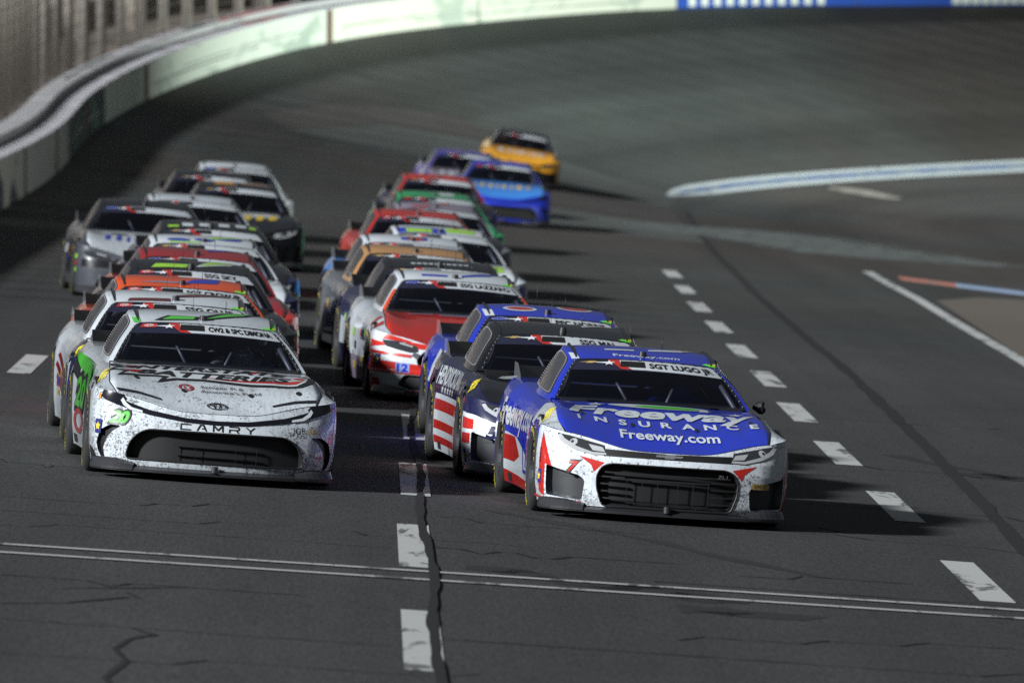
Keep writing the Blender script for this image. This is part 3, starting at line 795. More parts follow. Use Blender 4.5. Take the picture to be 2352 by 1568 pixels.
def patch_px(pix, name, mat, dz, ndiv=2.5):
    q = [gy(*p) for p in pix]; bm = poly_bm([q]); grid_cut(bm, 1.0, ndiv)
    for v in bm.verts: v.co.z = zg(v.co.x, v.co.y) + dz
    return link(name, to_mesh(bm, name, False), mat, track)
M_P1 = worn('pale_floodlit_asphalt', (.056, .066, .060), (.048, .055, .051), amt=.5, rough=.8, scale=.25); M_P2 = worn('brown_floodlit_asphalt', (.036, .030, .027), (.042, .036, .032), amt=.5, rough=.8, scale=.25)  # zones of differently coloured floodlight on the banking, painted as tinted sheets
patch_px([(660, 300), (900, 290), (1120, 330), (1290, 372), (1560, 452), (1535, 478), (1300, 418), (1100, 385), (880, 345)], 'painted_light_patch', M_P1, .0035)
patch_px([(600, 262), (780, 240), (1010, 265), (1180, 315), (1120, 328), (900, 288), (660, 298)], 'painted_light_patch', M_P2, .0035)
patch_px([(1275, 418), (1535, 482), (1575, 520), (1260, 468)], 'painted_light_patch', M_P2, .0035)
patch_px([(1260, 475), (1580, 525), (1620, 560), (1265, 520)], 'painted_light_patch', M_P1, .0035)
# ------------------------------------------------------------------ outer wall: energy-absorbing barrier in panels, concrete wall behind, catch fence
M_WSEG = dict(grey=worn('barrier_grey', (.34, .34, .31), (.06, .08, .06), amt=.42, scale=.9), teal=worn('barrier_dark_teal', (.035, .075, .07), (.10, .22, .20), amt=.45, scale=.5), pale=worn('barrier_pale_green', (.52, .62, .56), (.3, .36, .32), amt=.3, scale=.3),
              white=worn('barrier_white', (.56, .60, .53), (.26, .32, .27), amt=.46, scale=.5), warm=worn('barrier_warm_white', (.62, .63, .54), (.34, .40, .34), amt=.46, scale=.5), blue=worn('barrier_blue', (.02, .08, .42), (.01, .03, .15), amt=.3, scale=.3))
M_CONC = worn('wall_concrete', (.42, .41, .42), (.22, .22, .22), amt=.42, scale=1.1); M_CONC2 = worn('barrier_top_grey', (.50, .49, .52), (.25, .25, .25), amt=.35, scale=1.4)
M_SEAM = plain('rust_brown_joint', (.10, .055, .04), .7)
wallobj = bpy.data.objects.new('outer_wall', None); COL.objects.link(wallobj); wallobj.location = (XW, 150, .45)
wallobj['label'] = 'pale outer retaining wall in long panels curving round the banked turn'; wallobj['category'] = 'wall'
wallobj.location = (0, 0, 0)
def wall_box(s0, s1, ta, tb, za, zb, name, mat, parent=wallobj, n=None, **pr):
    bm = bmesh.new(); prv = None; n = n or max(1, int((s1 - s0) / 3))
    for i in range(n + 1):
        s = lerp(s0, s1, i / n); c = []
        for t, z in ((ta, za), (ta, zb), (tb, zb), (tb, za)):
            x, y = xy(s, t); c.append(bm.verts.new((x, y, zst(s, 0) + z)))
        if prv:
            for k in range(4): bm.faces.new((prv[k], prv[(k + 1) % 4], c[(k + 1) % 4], c[k]))
        else: bm.faces.new(c)
        prv = c
    bm.faces.new(prv[::-1]); bmesh.ops.recalc_face_normals(bm, faces=bm.faces[:])
    return link(name, to_mesh(bm, name, False), mat, parent, **pr)
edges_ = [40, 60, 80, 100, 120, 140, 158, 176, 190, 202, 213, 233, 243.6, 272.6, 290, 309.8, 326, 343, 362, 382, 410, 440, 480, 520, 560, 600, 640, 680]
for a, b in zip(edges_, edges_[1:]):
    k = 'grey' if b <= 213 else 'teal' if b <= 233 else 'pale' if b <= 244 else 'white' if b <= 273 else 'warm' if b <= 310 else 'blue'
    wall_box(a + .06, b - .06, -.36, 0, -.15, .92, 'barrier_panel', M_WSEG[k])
    wall_box(a + .06, b - .06, -.50, .012, .925, .965, 'barrier_cap', M_CONC2)
    wall_box(b - .05, b + .05, -.3, -.01, -.15, .90, 'barrier_joint', M_SEAM, n=1)
    wall_box(a, b - .03, -1.12, -.60, -.3, 1.12, 'concrete_panel', M_CONC)
# brown joint posts that show on the lit part
for s in (243.6, 272.6, 226, 205, 186): wall_box(s - .35, s + .35, -.05, .02, -.12, .92, 'joint_post', M_SEAM, n=1)
def wall_text(s, word, h, s_len, mat, name, t=.012, z0=.05):
    bm = text_bm(word, h, width=s_len, bold=.03); grid_cut(bm, .5, 1)
    for v in bm.verts:
        ss = s + v.co.x; x, y = xy(ss, t); v.co = (x, y, zst(ss, 0) + z0 + h / 2 + v.co.y)
    return link(name, to_mesh(bm, name, False), mat, wallobj)
M_WW = plain('wall_letter_white', (.72, .74, .66), .6)
for i in range(11):                  # tall white strokes at the start of the blue section
    s = 310.9 + i * 1.16; wall_box(s, s + .62, .004, .014, .05, .9, 'wall_letter', M_WW, n=1)
for i in range(13):
    s = 334.0 + i * .80 ; wall_box(s, s + (.66 if i < 9 else .46), .004, .014, .05, .9, 'wall_letter', M_WW, n=1)
# blurred painted lettering on the concrete wall above the barrier
M_WR = worn('wall_red_paint', (.42, .10, .10), (.3, .3, .3), amt=.45); M_WK = worn('wall_dark_paint', (.06, .08, .08), (.3, .3, .3), amt=.4)
for s0, s1, z0, z1, mm in ((256.5, 260, -1.0, -.7, M_WK), (261.5, 271, -.95, -.7, M_WR), (262.5, 268, -.45, -.2, M_WR), (272, 280, -1.0, -.8, M_WK), (232, 244, -.95, -.85, M_WK)):
    zz = 1.12 if z0 < -.6 else .965; wall_box(s0, s1, z0, z1, zz + .002, zz + .006, 'painted_mark', mm)
M_RUB = worn('wall_rubber_streak', (.16, .18, .16), (.4, .44, .4), amt=.5, scale=.8)
for s0, s1, z0, z1 in ((245, 263, .30, .35), (251, 270, .44, .47), (274, 289, .36, .40), (283, 306, .24, .28), (214, 231, .35, .42), (291, 309, .5, .53)): wall_box(s0, s1, 0, .006, z0, z1, 'tyre_streak', M_RUB)
# catch fence
fence = bpy.data.objects.new('catch_fence', None); COL.objects.link(fence); fence['label'] = 'tall steel catch fence of posts and cables standing behind the outer wall'; fence['category'] = 'fence'
M_POST = plain('galvanised_post', (.26, .235, .21), .5, .2); M_CABLE = plain('steel_cable', (.15, .13, .11), .5, .2)
prof = [(0, 1.2), (0, 3.2), (0, 4.8), (.12, 5.4), (.45, 6.0), (1.0, 6.5)]
bm = bmesh.new(); tube(bm, [(0, 0, z) for z in ()] or [(d, 0, z) for d, z in prof], .085, 8)
box(bm, -.16, .10, -.012, .012, 1.1, 5.0); me_post = to_mesh(bm, 'fence_post')
for s in np.arange(120, 680, 3.66):
    x, y = xy(s, -1.22); o = link('post', me_post, M_POST, fence); o.location = (x, y, zst(s, 0)); o.rotation_euler = (0, 0, -max(0, (s - YT) / RAD))
bm = bmesh.new()
for z in np.arange(1.5, 6.0, .33):
    pts = [];
    for s in np.arange(118, 682, 3.0):
        x, y = xy(s, -1.12 + (.12 if z > 5.2 else 0)); pts.append((x, y, zst(s, 0) + z))
    tube(bm, pts, .011, 4)
link('cables', to_mesh(bm, 'cables'), M_CABLE, fence, kind='stuff')
bm = bmesh.new()
for s in np.arange(118, 420, .35):
    x, y = xy(s, -1.14); z = zst(s, 0); tube(bm, [(x, y, z + 1.3), (x, y, z + 5.2)], .006, 3)
link('mesh_wires', to_mesh(bm, 'mesh_wires'), M_CABLE, fence, kind='stuff')
# grandstand beyond the fence
def stand_mat():
    m, t, b = nt('weathered_grandstand_concrete'); tc = t.nodes.new('ShaderNodeTexCoord'); uv = tc.outputs['UV']
    n = noise(t, uv, 1, 3, .7, 0, (.5, .35, 1)); n2 = noise(t, uv, 1, 3, .6, .4, (.12, 1.2, 1))
    c = mixc(t, mapr(t, n, .35, .65, 0, 1), (.15, .12, .095), (.06, .052, .047)); c = mixc(t, mapr(t, n2, .55, .68, 0, .8), c, (.18, .15, .12))
    t.links.new(c, b.inputs['Base Color']); b.inputs['Roughness'].default_value = .85; return m
M_ST = stand_mat()
stand = bpy.data.objects.new('grandstand', None); COL.objects.link(stand); stand['label'] = 'blurred brown grandstand rising behind the catch fence'; stand['category'] = 'grandstand'
bm = bmesh.new(); uvl = bm.loops.layers.uv.new('UVMap'); pr = [( -1.1, .6), (-7.0, .6), (-7.0, 1.9)]
t_, z_ = -7.0, 1.9
for i in range(26): t_ -= .85; pr.append((t_, z_)); z_ += .42; pr.append((t_, z_))
pr.append((t_ - 3, z_)); pr.append((t_ - 3, -3))
ss = list(np.arange(60, 700, 8.)); g = []
for s in ss:
    g.append([bm.verts.new((*xy(s, t), zst(s, 0) + z)) for t, z in pr])
for j in range(len(ss) - 1):
    for i in range(len(pr) - 1):
        f = bm.faces.new((g[j][i], g[j][i + 1], g[j + 1][i + 1], g[j + 1][i]))
        for lp, (a, b) in zip(f.loops, ((j, i), (j, i + 1), (j + 1, i + 1), (j + 1, i))): lp[uvl].uv = (ss[a], pr[b][1])
bm.normal_update(); link('seating_tiers', to_mesh(bm, 'seating_tiers', False), M_ST, stand)
bm = bmesh.new(); box(bm, -.09, .09, -.09, .09, 0, 4.5); me_c = to_mesh(bm, 'column', False)
M_COL = plain('pale_column', (.22, .19, .16), .8); M_COLD = plain('dark_column', (.07, .06, .055), .8)
for i, s in enumerate(np.arange(150, 420, 2.9)):
    x, y = xy(s, -4.2 - (i * 37 % 5) * .4); o = link('concourse_column', me_c, M_COL if i % 3 else M_COLD, stand); o.location = (x, y, zst(s, 0) + .6); o.scale = (rnd.uniform(.5, 1.8), 1, 1)

# ------------------------------------------------------------------ the cars
def car_matrix(x, y, yaw):
    e = .6; z = zg(x, y); px = Vector((2 * e, 0, zg(x + e, y) - zg(x - e, y))); py = Vector((0, 4.4, zg(x + .15, y + 4.4) - z))
    n = px.cross(py).normalized(); f = Vector((-math.sin(yaw), math.cos(yaw), 0)); f = (f - n * f.dot(n)).normalized(); r = f.cross(n)
    m = Matrix((r, f, n)).transposed().to_4x4(); m.translation = Vector((x, y, z)); return m
def ws_text(bm, a, b):
    for v in bm.verts: v.co.x = a + v.co.x / .60; v.co.y = b + v.co.y / .82
    return bm
GRP = 'stock cars racing nose to tail'
def make_car(name, label, make, x, y, body, hood, roof, yaw=4.3, dirt=.5, plate='', band='navy', detail=2, hero=None, skirt='black'):
    root = bpy.data.objects.new('race_car', None); COL.objects.link(root)
    root.matrix_world = car_matrix(x, y, R(yaw)); root['label'] = label; root['category'] = 'race car'; root['group'] = GRP
    L = lambda nm, key, mat, par=root, **k: link(nm, PROTO[key], mat, par, **k)
    B = L('body', (make, 'body'), P(body, dirt)); H = L('hood', 'hood', P(hood, dirt * .8)); Rf = L('roof', 'roof', P(roof, dirt * .5))
    L('hood_gap', 'hood_gap', M_BLACK, B)
    G = L('grille', (make, 'grille'), M_MESH); L('grille_bars', (make, 'bars'), M_SATIN, G); L('grille_surround', (make, 'rim'), M_BLACK, G)
    L('side_duct', (make, 'duct'), M_DUCT if make != 'camry' else M_BLACK)
    if make != 'mustang': L('side_duct', (make, 'duct2'), M_DUCT if make == 'camaro' else M_BLACK)
    W = L('windshield', 'windshield', M_GLASS); L('windshield_border', 'border', M_FRIT, W)
    L('rear_window', 'rear_window', M_SIDEGL)
    for s in (-1, 1):
        sw = L('side_window', ('side_window', s), M_SIDEGL)
        if detail > 1: L('window_rivets', ('rivets', s), M_RIVET, sw, kind='stuff')
        L('quarter_window', ('quarter', s), M_SIDEGL); L('deck_fin', ('fin', s), M_CLEAR)
    sp = L('splitter', 'splitter', M_SATIN); [L('splitter_end', ('splitter_end', q), M_CARB, sp) for q in (-1, 1)]
    L('underbody', 'underbody', M_BLACK); ck = L('cockpit', 'cockpit', M_BLACK); L('roll_cage', 'cage', M_STEEL, ck); L('racing_seat', 'seat', M_SATIN, ck); L('steering_wheel', 'steering', M_SATIN, ck)
    L('rear_spoiler', 'spoiler', M_BLACK); L('roof_camera', 'puck', M_SATIN, Rf); L('antenna', 'antenna', M_BLACK, Rf); L('antenna', 'stub', M_BLACK, Rf); [L('roof_rail', ('rail', q), M_BLACK, Rf) for q in (-1, 1)]
    for sx in (-1, 1):
        for wy in WHEEL_Y:
            w = L('wheel', 'wheel_l' if sx < 0 else 'wheel_r', M_RIM); w.location = (sx * .838, wy, WHEEL_R)
            tt = L('tyre', 'tyre', M_TYRE, w)
            if sx < 0: [L('tyre_lettering', ('tyre_text', q), M_YTX, w) for q in ('GOODYEAR', 'EAGLE')]
    # windshield header band
    WD = lambda nm, src, ly, mat, **k: decal(W, nm, src, 'ws', ly, mat, .15, .12, **k)
    WD('sunshade_band', [[(-.93, .65), (.93, .65), (.925, .93), (.89, .985), (-.89, .985), (-.925, .93)]], 1, M_NAVYB if band == 'navy' else P(band))
    strip = [(-.47, .965), (-.28, .68), (-.02, .68), (.925, .66), (.92, .93), (.89, .965)]
    WD('name_strip', [strip], 2, M_STRIP)
    WD('red_flash', [[(-.52, .97), (-.37, .97), (-.35, .86), (-.20, .68), (-.33, .68)]], 3, P('red', .2))
    WD('star_emblem', [star(-.49, .855, .085, .95, 95)], 4, M_WTX); WD('star_emblem', [[(-.70, .865), (-.51, .885), (-.51, .835)]], 4, M_WTX)
    WD('vent_slot', [rect(-.345, -.03, .745, .925)], 4, M_MESH)
    if make == 'camry':
        WD('maker_badge', [rect(-.86, -.66, .82, .945)], 3, P('red', .1))
        if detail: WD('maker_emblem', [ring(-.76, .882, .062, .042, .008, 20), ring(-.76, .882, .026, .040, .007, 16), ring(-.76, .897, .045, .02, .006, 16)], 4, M_WTX)
    elif make == 'camaro':
        WD('maker_emblem', [[(-.88, .872), (-.80, .895), (-.77, .895), (-.765, .915), (-.675, .915), (-.67, .895), (-.64, .895), (-.60, .872), (-.69, .872), (-.69, .848), (-.78, .848), (-.78, .872)]], 3, M_GOLD)
    else:
        WD('maker_emblem', [ellipse(-.76, .88, .125, .05)], 3, plain('blue_oval', (.02, .05, .42), .3, coat=.5))
        if detail: WD('maker_emblem', [ring(-.76, .88, .115, .042, .006, 24)], 4, M_WTX)
    if plate: WD('name_lettering', ws_text(text_bm(plate, .115, bold=.035, width=min(.50, .052 * len(plate) * .88)), .44, .815), 4, M_TXT)
    if detail > 1:
        for s in (-1, 1):
            bm = bmesh.new(); f = f_ws(.006)
            for b in np.linspace(.06, .92, 9): bmesh.ops.create_icosphere(bm, subdivisions=1, radius=.0055, matrix=Matrix.Translation(f(s * .94, b)))
            link('border_screws', to_mesh(bm, 'border_screws'), M_RIVET, W, kind='stuff')
        decal(Rf, 'bright_tape', [[(.80, .02), (.99, -.01), (1.0, .05), (.86, .07)]], 'rf', 2, plain('fluorescent_green', (.15, .8, .08), .5), .1)
        decal(Rf, 'bright_tape', [[(.90, .05), (1.0, .04), (1.0, .10), (.93, .10)]], 'rf', 3, M_YTX, .1)
    FB = lambda nm, src, ly, mat, par=B, **k: decal(par, nm, src, 'wall', ly, mat, .035, .05, **k)
    if make == 'camaro':
        slot = front([(-.50, .495), (.50, .495), (.58, .51), (.50, .548), (0, .538), (-.50, .548), (-.58, .51)])
        FB('upper_slot', [slot], 2, M_MESH)
        if detail: FB('maker_emblem', [front([(-.11, .512), (-.04, .512), (-.035, .503), (.035, .503), (.04, .512), (.095, .512), (.11, .528), (.045, .528), (.04, .537), (-.03, .537), (-.035, .528), (-.10, .528)])], 4, M_CHROME)
        for s in (-1, 1):
            hl = [(-.91, .645), (-.80, .625), (-.62, .592), (-.52, .572), (-.49, .50), (-.60, .497), (-.75, .53), (-.86, .58)]
            if s > 0: hl = mirror(hl)
            h = FB('headlight', [front(hl)], 3, M_LENSD, root)
            if detail:
                FB('headlight_edge', [front([(s * q, z) for q, z in ((-.90, .625), (-.86, .58), (-.75, .53), (-.60, .497), (-.49, .502), (-.50, .516), (-.60, .516), (-.735, .552), (-.84, .60), (-.88, .635))][::s])], 5, M_LAMP, h)
                FB('bulb', [ellipse(p_of_x(s * .765), .580, .036, .027, 16)], 5, M_LAMP, h); FB('daylight_strip', [front([(s * q, z) for q, z in ((-.64, .572), (-.53, .556), (-.505, .522), (-.60, .528))][::s])], 5, M_LAMP, h)
                FB('bulb_core', [ellipse(p_of_x(s * .775), .582, .013, .011, 10)], 6, M_BLACK, h)
    elif make == 'camry':
        ln = [(-.93, .672), (-.80, .612), (-.55, .545), (-.25, .502), (0, .494), (.25, .502), (.55, .545), (.80, .612), (.93, .672), (.92, .60), (.80, .562), (.55, .508), (.25, .470), (0, .462), (-.25, .470), (-.55, .508), (-.80, .562), (-.92, .60)]
        FB('nose_stripe', [front(ln[::-1])], 2, M_FRIT)
        for s in (-1, 1):
            h = FB('headlight', [front([(s * q, z) for q, z in ((-.94, .675), (-.80, .648), (-.76, .615), (-.78, .575), (-.90, .595), (-.94, .62))][::s])], 3, M_FRIT, root)
            if detail:
                FB('amber_marker', [[(s * q, z) for q, z in ((-1.08, .645), (-1.05, .64), (-1.04, .605), (-1.07, .605))][::s]], 5, plain('amber_lens', (.9, .28, .05), .2, coat=1), h)
                FB('daylight_strip', [front([(s * q, z) for q, z in ((-.79, .622), (-.75, .585), (-.69, .552), (-.60, .533), (-.60, .518), (-.70, .533), (-.765, .565), (-.80, .60))][::s])], 5, M_STRIP, h)
                decal(H, 'nose_stripe', [[(s * q, v) for q, v in ((-.80, .40), (-.62, .37), (-.44, .285), (-.44, .25), (-.62, .315), (-.78, .335))][::s]], 'cap', 2, M_FRIT, .08, lift=.005)
        if detail: decal(H, 'maker_emblem', [ring(0, .22, .082, .07, .014), ring(0, .22, .03, .066, .012, 20), ring(0, .245, .06, .032, .010, 20)], 'cap', 4, M_FRIT, .08, lift=.005)
        if detail:
            for i, ch in enumerate('CAMRY'): FB('model_lettering', front(stroke_letter(ch, -.25 + i * .128, .435, .085, .050, .011)), 4, M_TXT)
        for s in (-1, 1): FB('lower_corner', [[(s * q, z) for q, z in ((-1.20, .11), (-1.20, .235), (-1.10, .215), (-1.0, .135), (-.86, .11))][::s]], 2, M_BLACK)
    else:
        for s in (-1, 1):
            h = FB('headlight', [front([(s * q, z) for q, z in ((-.92, .60), (-.74, .592), (-.56, .555), (-.54, .505), (-.62, .492), (-.86, .535))][::s])], 3, M_LENSD, root)
            if detail: FB('daylight_strip', [front([(s * q, z) for q, z in ((-.74, .580), (-.60, .553), (-.60, .542), (-.74, .568))][::s])], 5, M_LAMP, h)
            FB('lower_slash', [front([(s * q, z) for q, z in ((-.45, .15), (-.42, .15), (-.30, .25), (-.34, .255))][::s])], 5, M_CARB)
    # nose tow-radar puck under the grille
    bm = bmesh.new(); bmesh.ops.create_cone(bm, cap_ends=True, segments=14, radius1=.03, radius2=.026, depth=.05, matrix=Matrix.Translation((0, -.03, .115)))
    link('nose_sensor', to_mesh(bm, 'nose_sensor', False), M_SATIN, root)
    if hero: hero(root, B, H, Rf, W, FB)
    rs = random.Random(name)
    cols = ['white', 'yellow', 'red', 'blue', 'black', 'lime', 'orange']
    for s in (-1, 1):
        for k in range(9 if detail else 4):
            c = rs.choice(cols); y0 = rs.uniform(1.40, 3.1); z0 = rs.uniform(.22, .60); w_ = rs.uniform(.10, .34); h_ = rs.uniform(.04, .10)
            if name not in ('7', '5', '20'): SD(B, 'flank_sticker', [rect(y0, y0 + w_, z0, z0 + h_)], 4, D(c, .2), s)
        for k in range(3):
            c = rs.choice(cols); p0 = s * (1.13 + .0 * k); z0 = .50 - .085 * k
            if name not in ('7', '5', '20', '12'): FB('contingency_sticker', [rect(p0 - .035, p0 + .035, z0, z0 + .05)], 4, D(c, .2))
    if name not in ('7', '5', '20', '12'):
        c = rs.choice(['white', 'black', 'yellow']) if hood not in ('white', 'offwhite') else rs.choice(['black', 'red', 'blue'])
        x0 = -.6
        while x0 < .55:
            w_ = rs.uniform(.06, .2); HD(H, 'hood_lettering', [[(x0, .72), (x0 + w_ * .7, .72), (x0 + w_ * .9, 1.05), (x0 + .04, 1.05)]], 3, D(c, .3)); x0 += w_ + .04
    return root
def HD(H, nm, src, ly, mat, step=.06, **k): return decal(H, nm, src, 'cap', ly, mat, step, lift=.005, **k)
def RD(Rf, nm, src, ly, mat, **k):
    """roof decals given in metres (x, y from windshield top)"""
    return decal(Rf, nm, src, 'rf', ly, mat, .1, .1, **k)
def rf_bm(bm):
    for v in bm.verts: v.co.x /= .60; v.co.y /= 1.25
    return bm
def SD(B, nm, polys, ly, mat, s=-1, **k): return decal(B, nm, side(polys, s) if isinstance(polys, list) else bm_side(polys, s), 'wall', ly, mat, .10, .08, **k)
def stext(word, h, yc, zc, width, shear=0, bold=.03): return text_bm(word, h, cx=-yc, cy=zc, width=width, shear=shear, bold=bold)
def sticker(FB, p, z):
    FB('series_sticker', [rect(p - .04, p + .04, z - .055, z + .055)], 4, plain('sticker_blue', (.03, .035, .16), .4)); FB('series_emblem', [star(p, z, .034, 1, 90, .55)], 5, plain('sticker_gold', (.75, .55, .05), .4))

def white_nose(B, FB, mat, pe, top=None, mk='camaro'):
    out = [(p, .108) for p in np.linspace(-pe, pe, 30)] + [(p, (min(ztop(p), top(p)) if top else ztop(p)) - .001) for p in np.linspace(pe, -pe, 60)]
    h = HOLES[mk]; FB('nose_wrap', [[out, h['grille'][::-1], h['duct'][::-1], mirror(h['duct'])[::-1]]], 1, mat)
def stroke_letter(ch, cx, cy, w, h, t):
    """squared-off wide letter as one outline of joined strokes"""
    T = {'C': [(1, 1), (0, 1), (0, 0), (1, 0), (1, .2), (.13, .2), (.13, .8), (1, .8)],
         'A': [(0, 0), (.30, 1), (.70, 1), (1, 0), (.85, 0), (.76, .28), (.5, .28), (.5, .45), (.69, .45), (.59, .80), (.41, .80), (.15, 0)],
         'M': [(0, 0), (0, 1), (.18, 1), (.5, .45), (.82, 1), (1, 1), (1, 0), (.86, 0), (.86, .72), (.56, .18), (.44, .18), (.14, .72), (.14, 0)],
         'R': [(0, 0), (0, .2), (0, .55), (.82, .55), (.87, .62), (.87, .76), (.82, .82), (0, .82), (0, 1), (.90, 1), (1, .88), (1, .50), (.90, .38), (.80, .36), (1, 0), (.82, 0), (.63, .36), (.14, .36), (.14, 0)],
         'Y': [(0, 1), (.17, 1), (.5, .55), (.83, 1), (1, 1), (.57, .40), (.57, 0), (.43, 0), (.43, .40)]}[ch]
    return [[(cx + (x - .5) * w, cy + (y - .5) * h) for x, y in T]]
def hero20(root, B, H, Rf, W, FB):
    g, k = P('green', .3), M_TXT
    # hood logo: stacked angular lettering on black, white and red layers
    bl = [(-.80, 1.44), (.66, 1.44), (.83, 1.20), (.80, 1.02), (.70, .90), (.30, .93), (-.10, 1.00), (-.30, .98), (-.46, .86), (-.40, 1.02), (-.66, .98), (-.78, .90), (-.70, 1.08), (-.86, 1.06), (-.74, 1.24), (-.80, 1.30)]
    wh = [(-.76, 1.42), (.62, 1.42), (.77, 1.20), (.74, 1.05), (.66, .95), (.30, .98), (-.08, 1.05), (-.30, 1.03), (-.38, .97), (-.34, 1.06), (-.64, 1.03), (-.72, .98), (-.64, 1.12), (-.78, 1.10), (-.68, 1.26)]
    sc_ = lambda q: [(x, 1.45 - (1.45 - y) * 1.3) for x, y in q]
    bl, wh = sc_(bl), sc_(wh)
    HD(H, 'logo_backing', [bl], 1, k); HD(H, 'logo_inlay', [wh], 2, D('white', .4))
    HD(H, 'logo_flash', [sc_(q) for q in [[(-.66, 1.41), (-.52, 1.41), (-.60, 1.28), (-.70, 1.24)], [(-.62, 1.20), (-.52, 1.22), (-.60, 1.08), (-.72, 1.07)], [(-.10, 1.10), (.10, 1.04), (.66, .99), (.74, 1.10), (.40, 1.07)], [(.30, 1.40), (.42, 1.40), (.34, 1.30)], [(.68, 1.26), (.76, 1.18), (.72, 1.12), (.64, 1.20)]]], 3, D('red'))
    for w, cy, cx, wd_ in (('INTERSTATE', 1.30, -.02, 1.24), ('BATTERIES', 1.04, .02, 1.20)):
        HD(H, 'lettering', text_bm(w, .19, cx=cx, cy=cy, width=wd_, shear=.30, bold=.03), 5, k)
    HD(H, 'sponsor_lettering', text_bm('Semper Fi &', .07, cx=.06, cy=.68, width=.34), 3, k); HD(H, 'sponsor_lettering', text_bm("America's Fund", .07, cx=.12, cy=.56, width=.48), 3, k)
    HD(H, 'sponsor_mark', [ring(-.23, .64, .06, .09, .018), ring(-.22, .64, .03, .05, .012)], 3, D('darkred'))
    for x_, y_ in ((-.62, .78), (-.25, .55), (.28, .52), (.66, .55)): HD(H, 'hood_pin', [ellipse(x_, y_, .022, .05, 10)], 3, M_BLACK)
    FB('number', bm_front(text_bm('20', .098, cx=-.765, cy=.475, width=.155, shear=.28, bold=.12)), 3, k); FB('number', bm_front(text_bm('20', .085, cx=-.765, cy=.475, width=.135, shear=.28, bold=.05)), 4, g)
    FB('team_lettering', bm_front(text_bm('JGR', .05, cx=.66, cy=.455, width=.11)), 3, k); FB('team_mark', bm_front(text_bm('35', .045, cx=.77, cy=.452, width=.08, bold=.03)), 3, M_GOLD)
    sticker(FB, -1.0, .39)
    FB('grey_facet', [front([(-.34, .405), (-.26, .458), (.40, .455), (.46, .405)])], 2, D('grey', .3) if 0 else D('offwhite', .3))
    HD(H, 'tyre_brand', text_bm('G', .0001, cx=0, cy=1), 1, k) if 0 else None
    decal(B, 'tyre_maker_lettering', text_bm('GOODYEAR', .05, cx=-.80, cy=.80, width=.26, rot=R(78), bold=.03) if 0 else text_bm('GOODYEAR', .06, cx=-.865, cy=.92, width=.34, rot=R(80), bold=.03), 'cap', 3, M_YTX, .06)
    # flank
    SD(B, 'green_flash', [[(1.5, .70), (2.2, .82), (4.0, .86), (3.2, .74), (2.6, .70), (1.9, .58)], [(1.45, .62), (1.8, .66), (1.6, .50)]], 2, g)
    SD(B, 'black_flash', [[(3.2, .74), (4.2, .86), (4.3, .78), (3.0, .62)]], 2, k)
    SD(B, 'door_number', stext('20', .26, 2.55, .56, 1.2, .2, .12), 3, k); SD(B, 'door_number', stext('20', .22, 2.55, .56, 1.05, .2, .04), 4, g)
    SD(B, 'sponsor_ring', [[ellipse(2.6, .33, .55, .10), ellipse(2.6, .33, .36, .06)]], 5, D('red')); SD(B, 'exhaust_outlet', [rect(2.9, 3.15, .14, .21)], 4, M_BLACK)
    # roof
    RD(Rf, 'roof_stripe', [[(-.72, .05), (-.62, .04), (-.1, .10), (-.05, .22), (-.5, .22)], [(-.05, .22), (.0, .10), (.60, .34), (.86, .60), (.84, .80), (.4, .52)]], 1, k)
    RD(Rf, 'roof_stripe', [[(-.60, .08), (-.16, .12), (-.12, .20), (-.45, .20)], [(.03, .16), (.56, .38), (.72, .62), (.70, .74), (.4, .46)]], 2, g)
    RD(Rf, 'green_rail_end', [[(-1, .0), (-.90, .01), (-.90, .14), (-1, .16)], [(.9, .02), (1, 0), (1, .2), (.93, .2)]], 3, g)
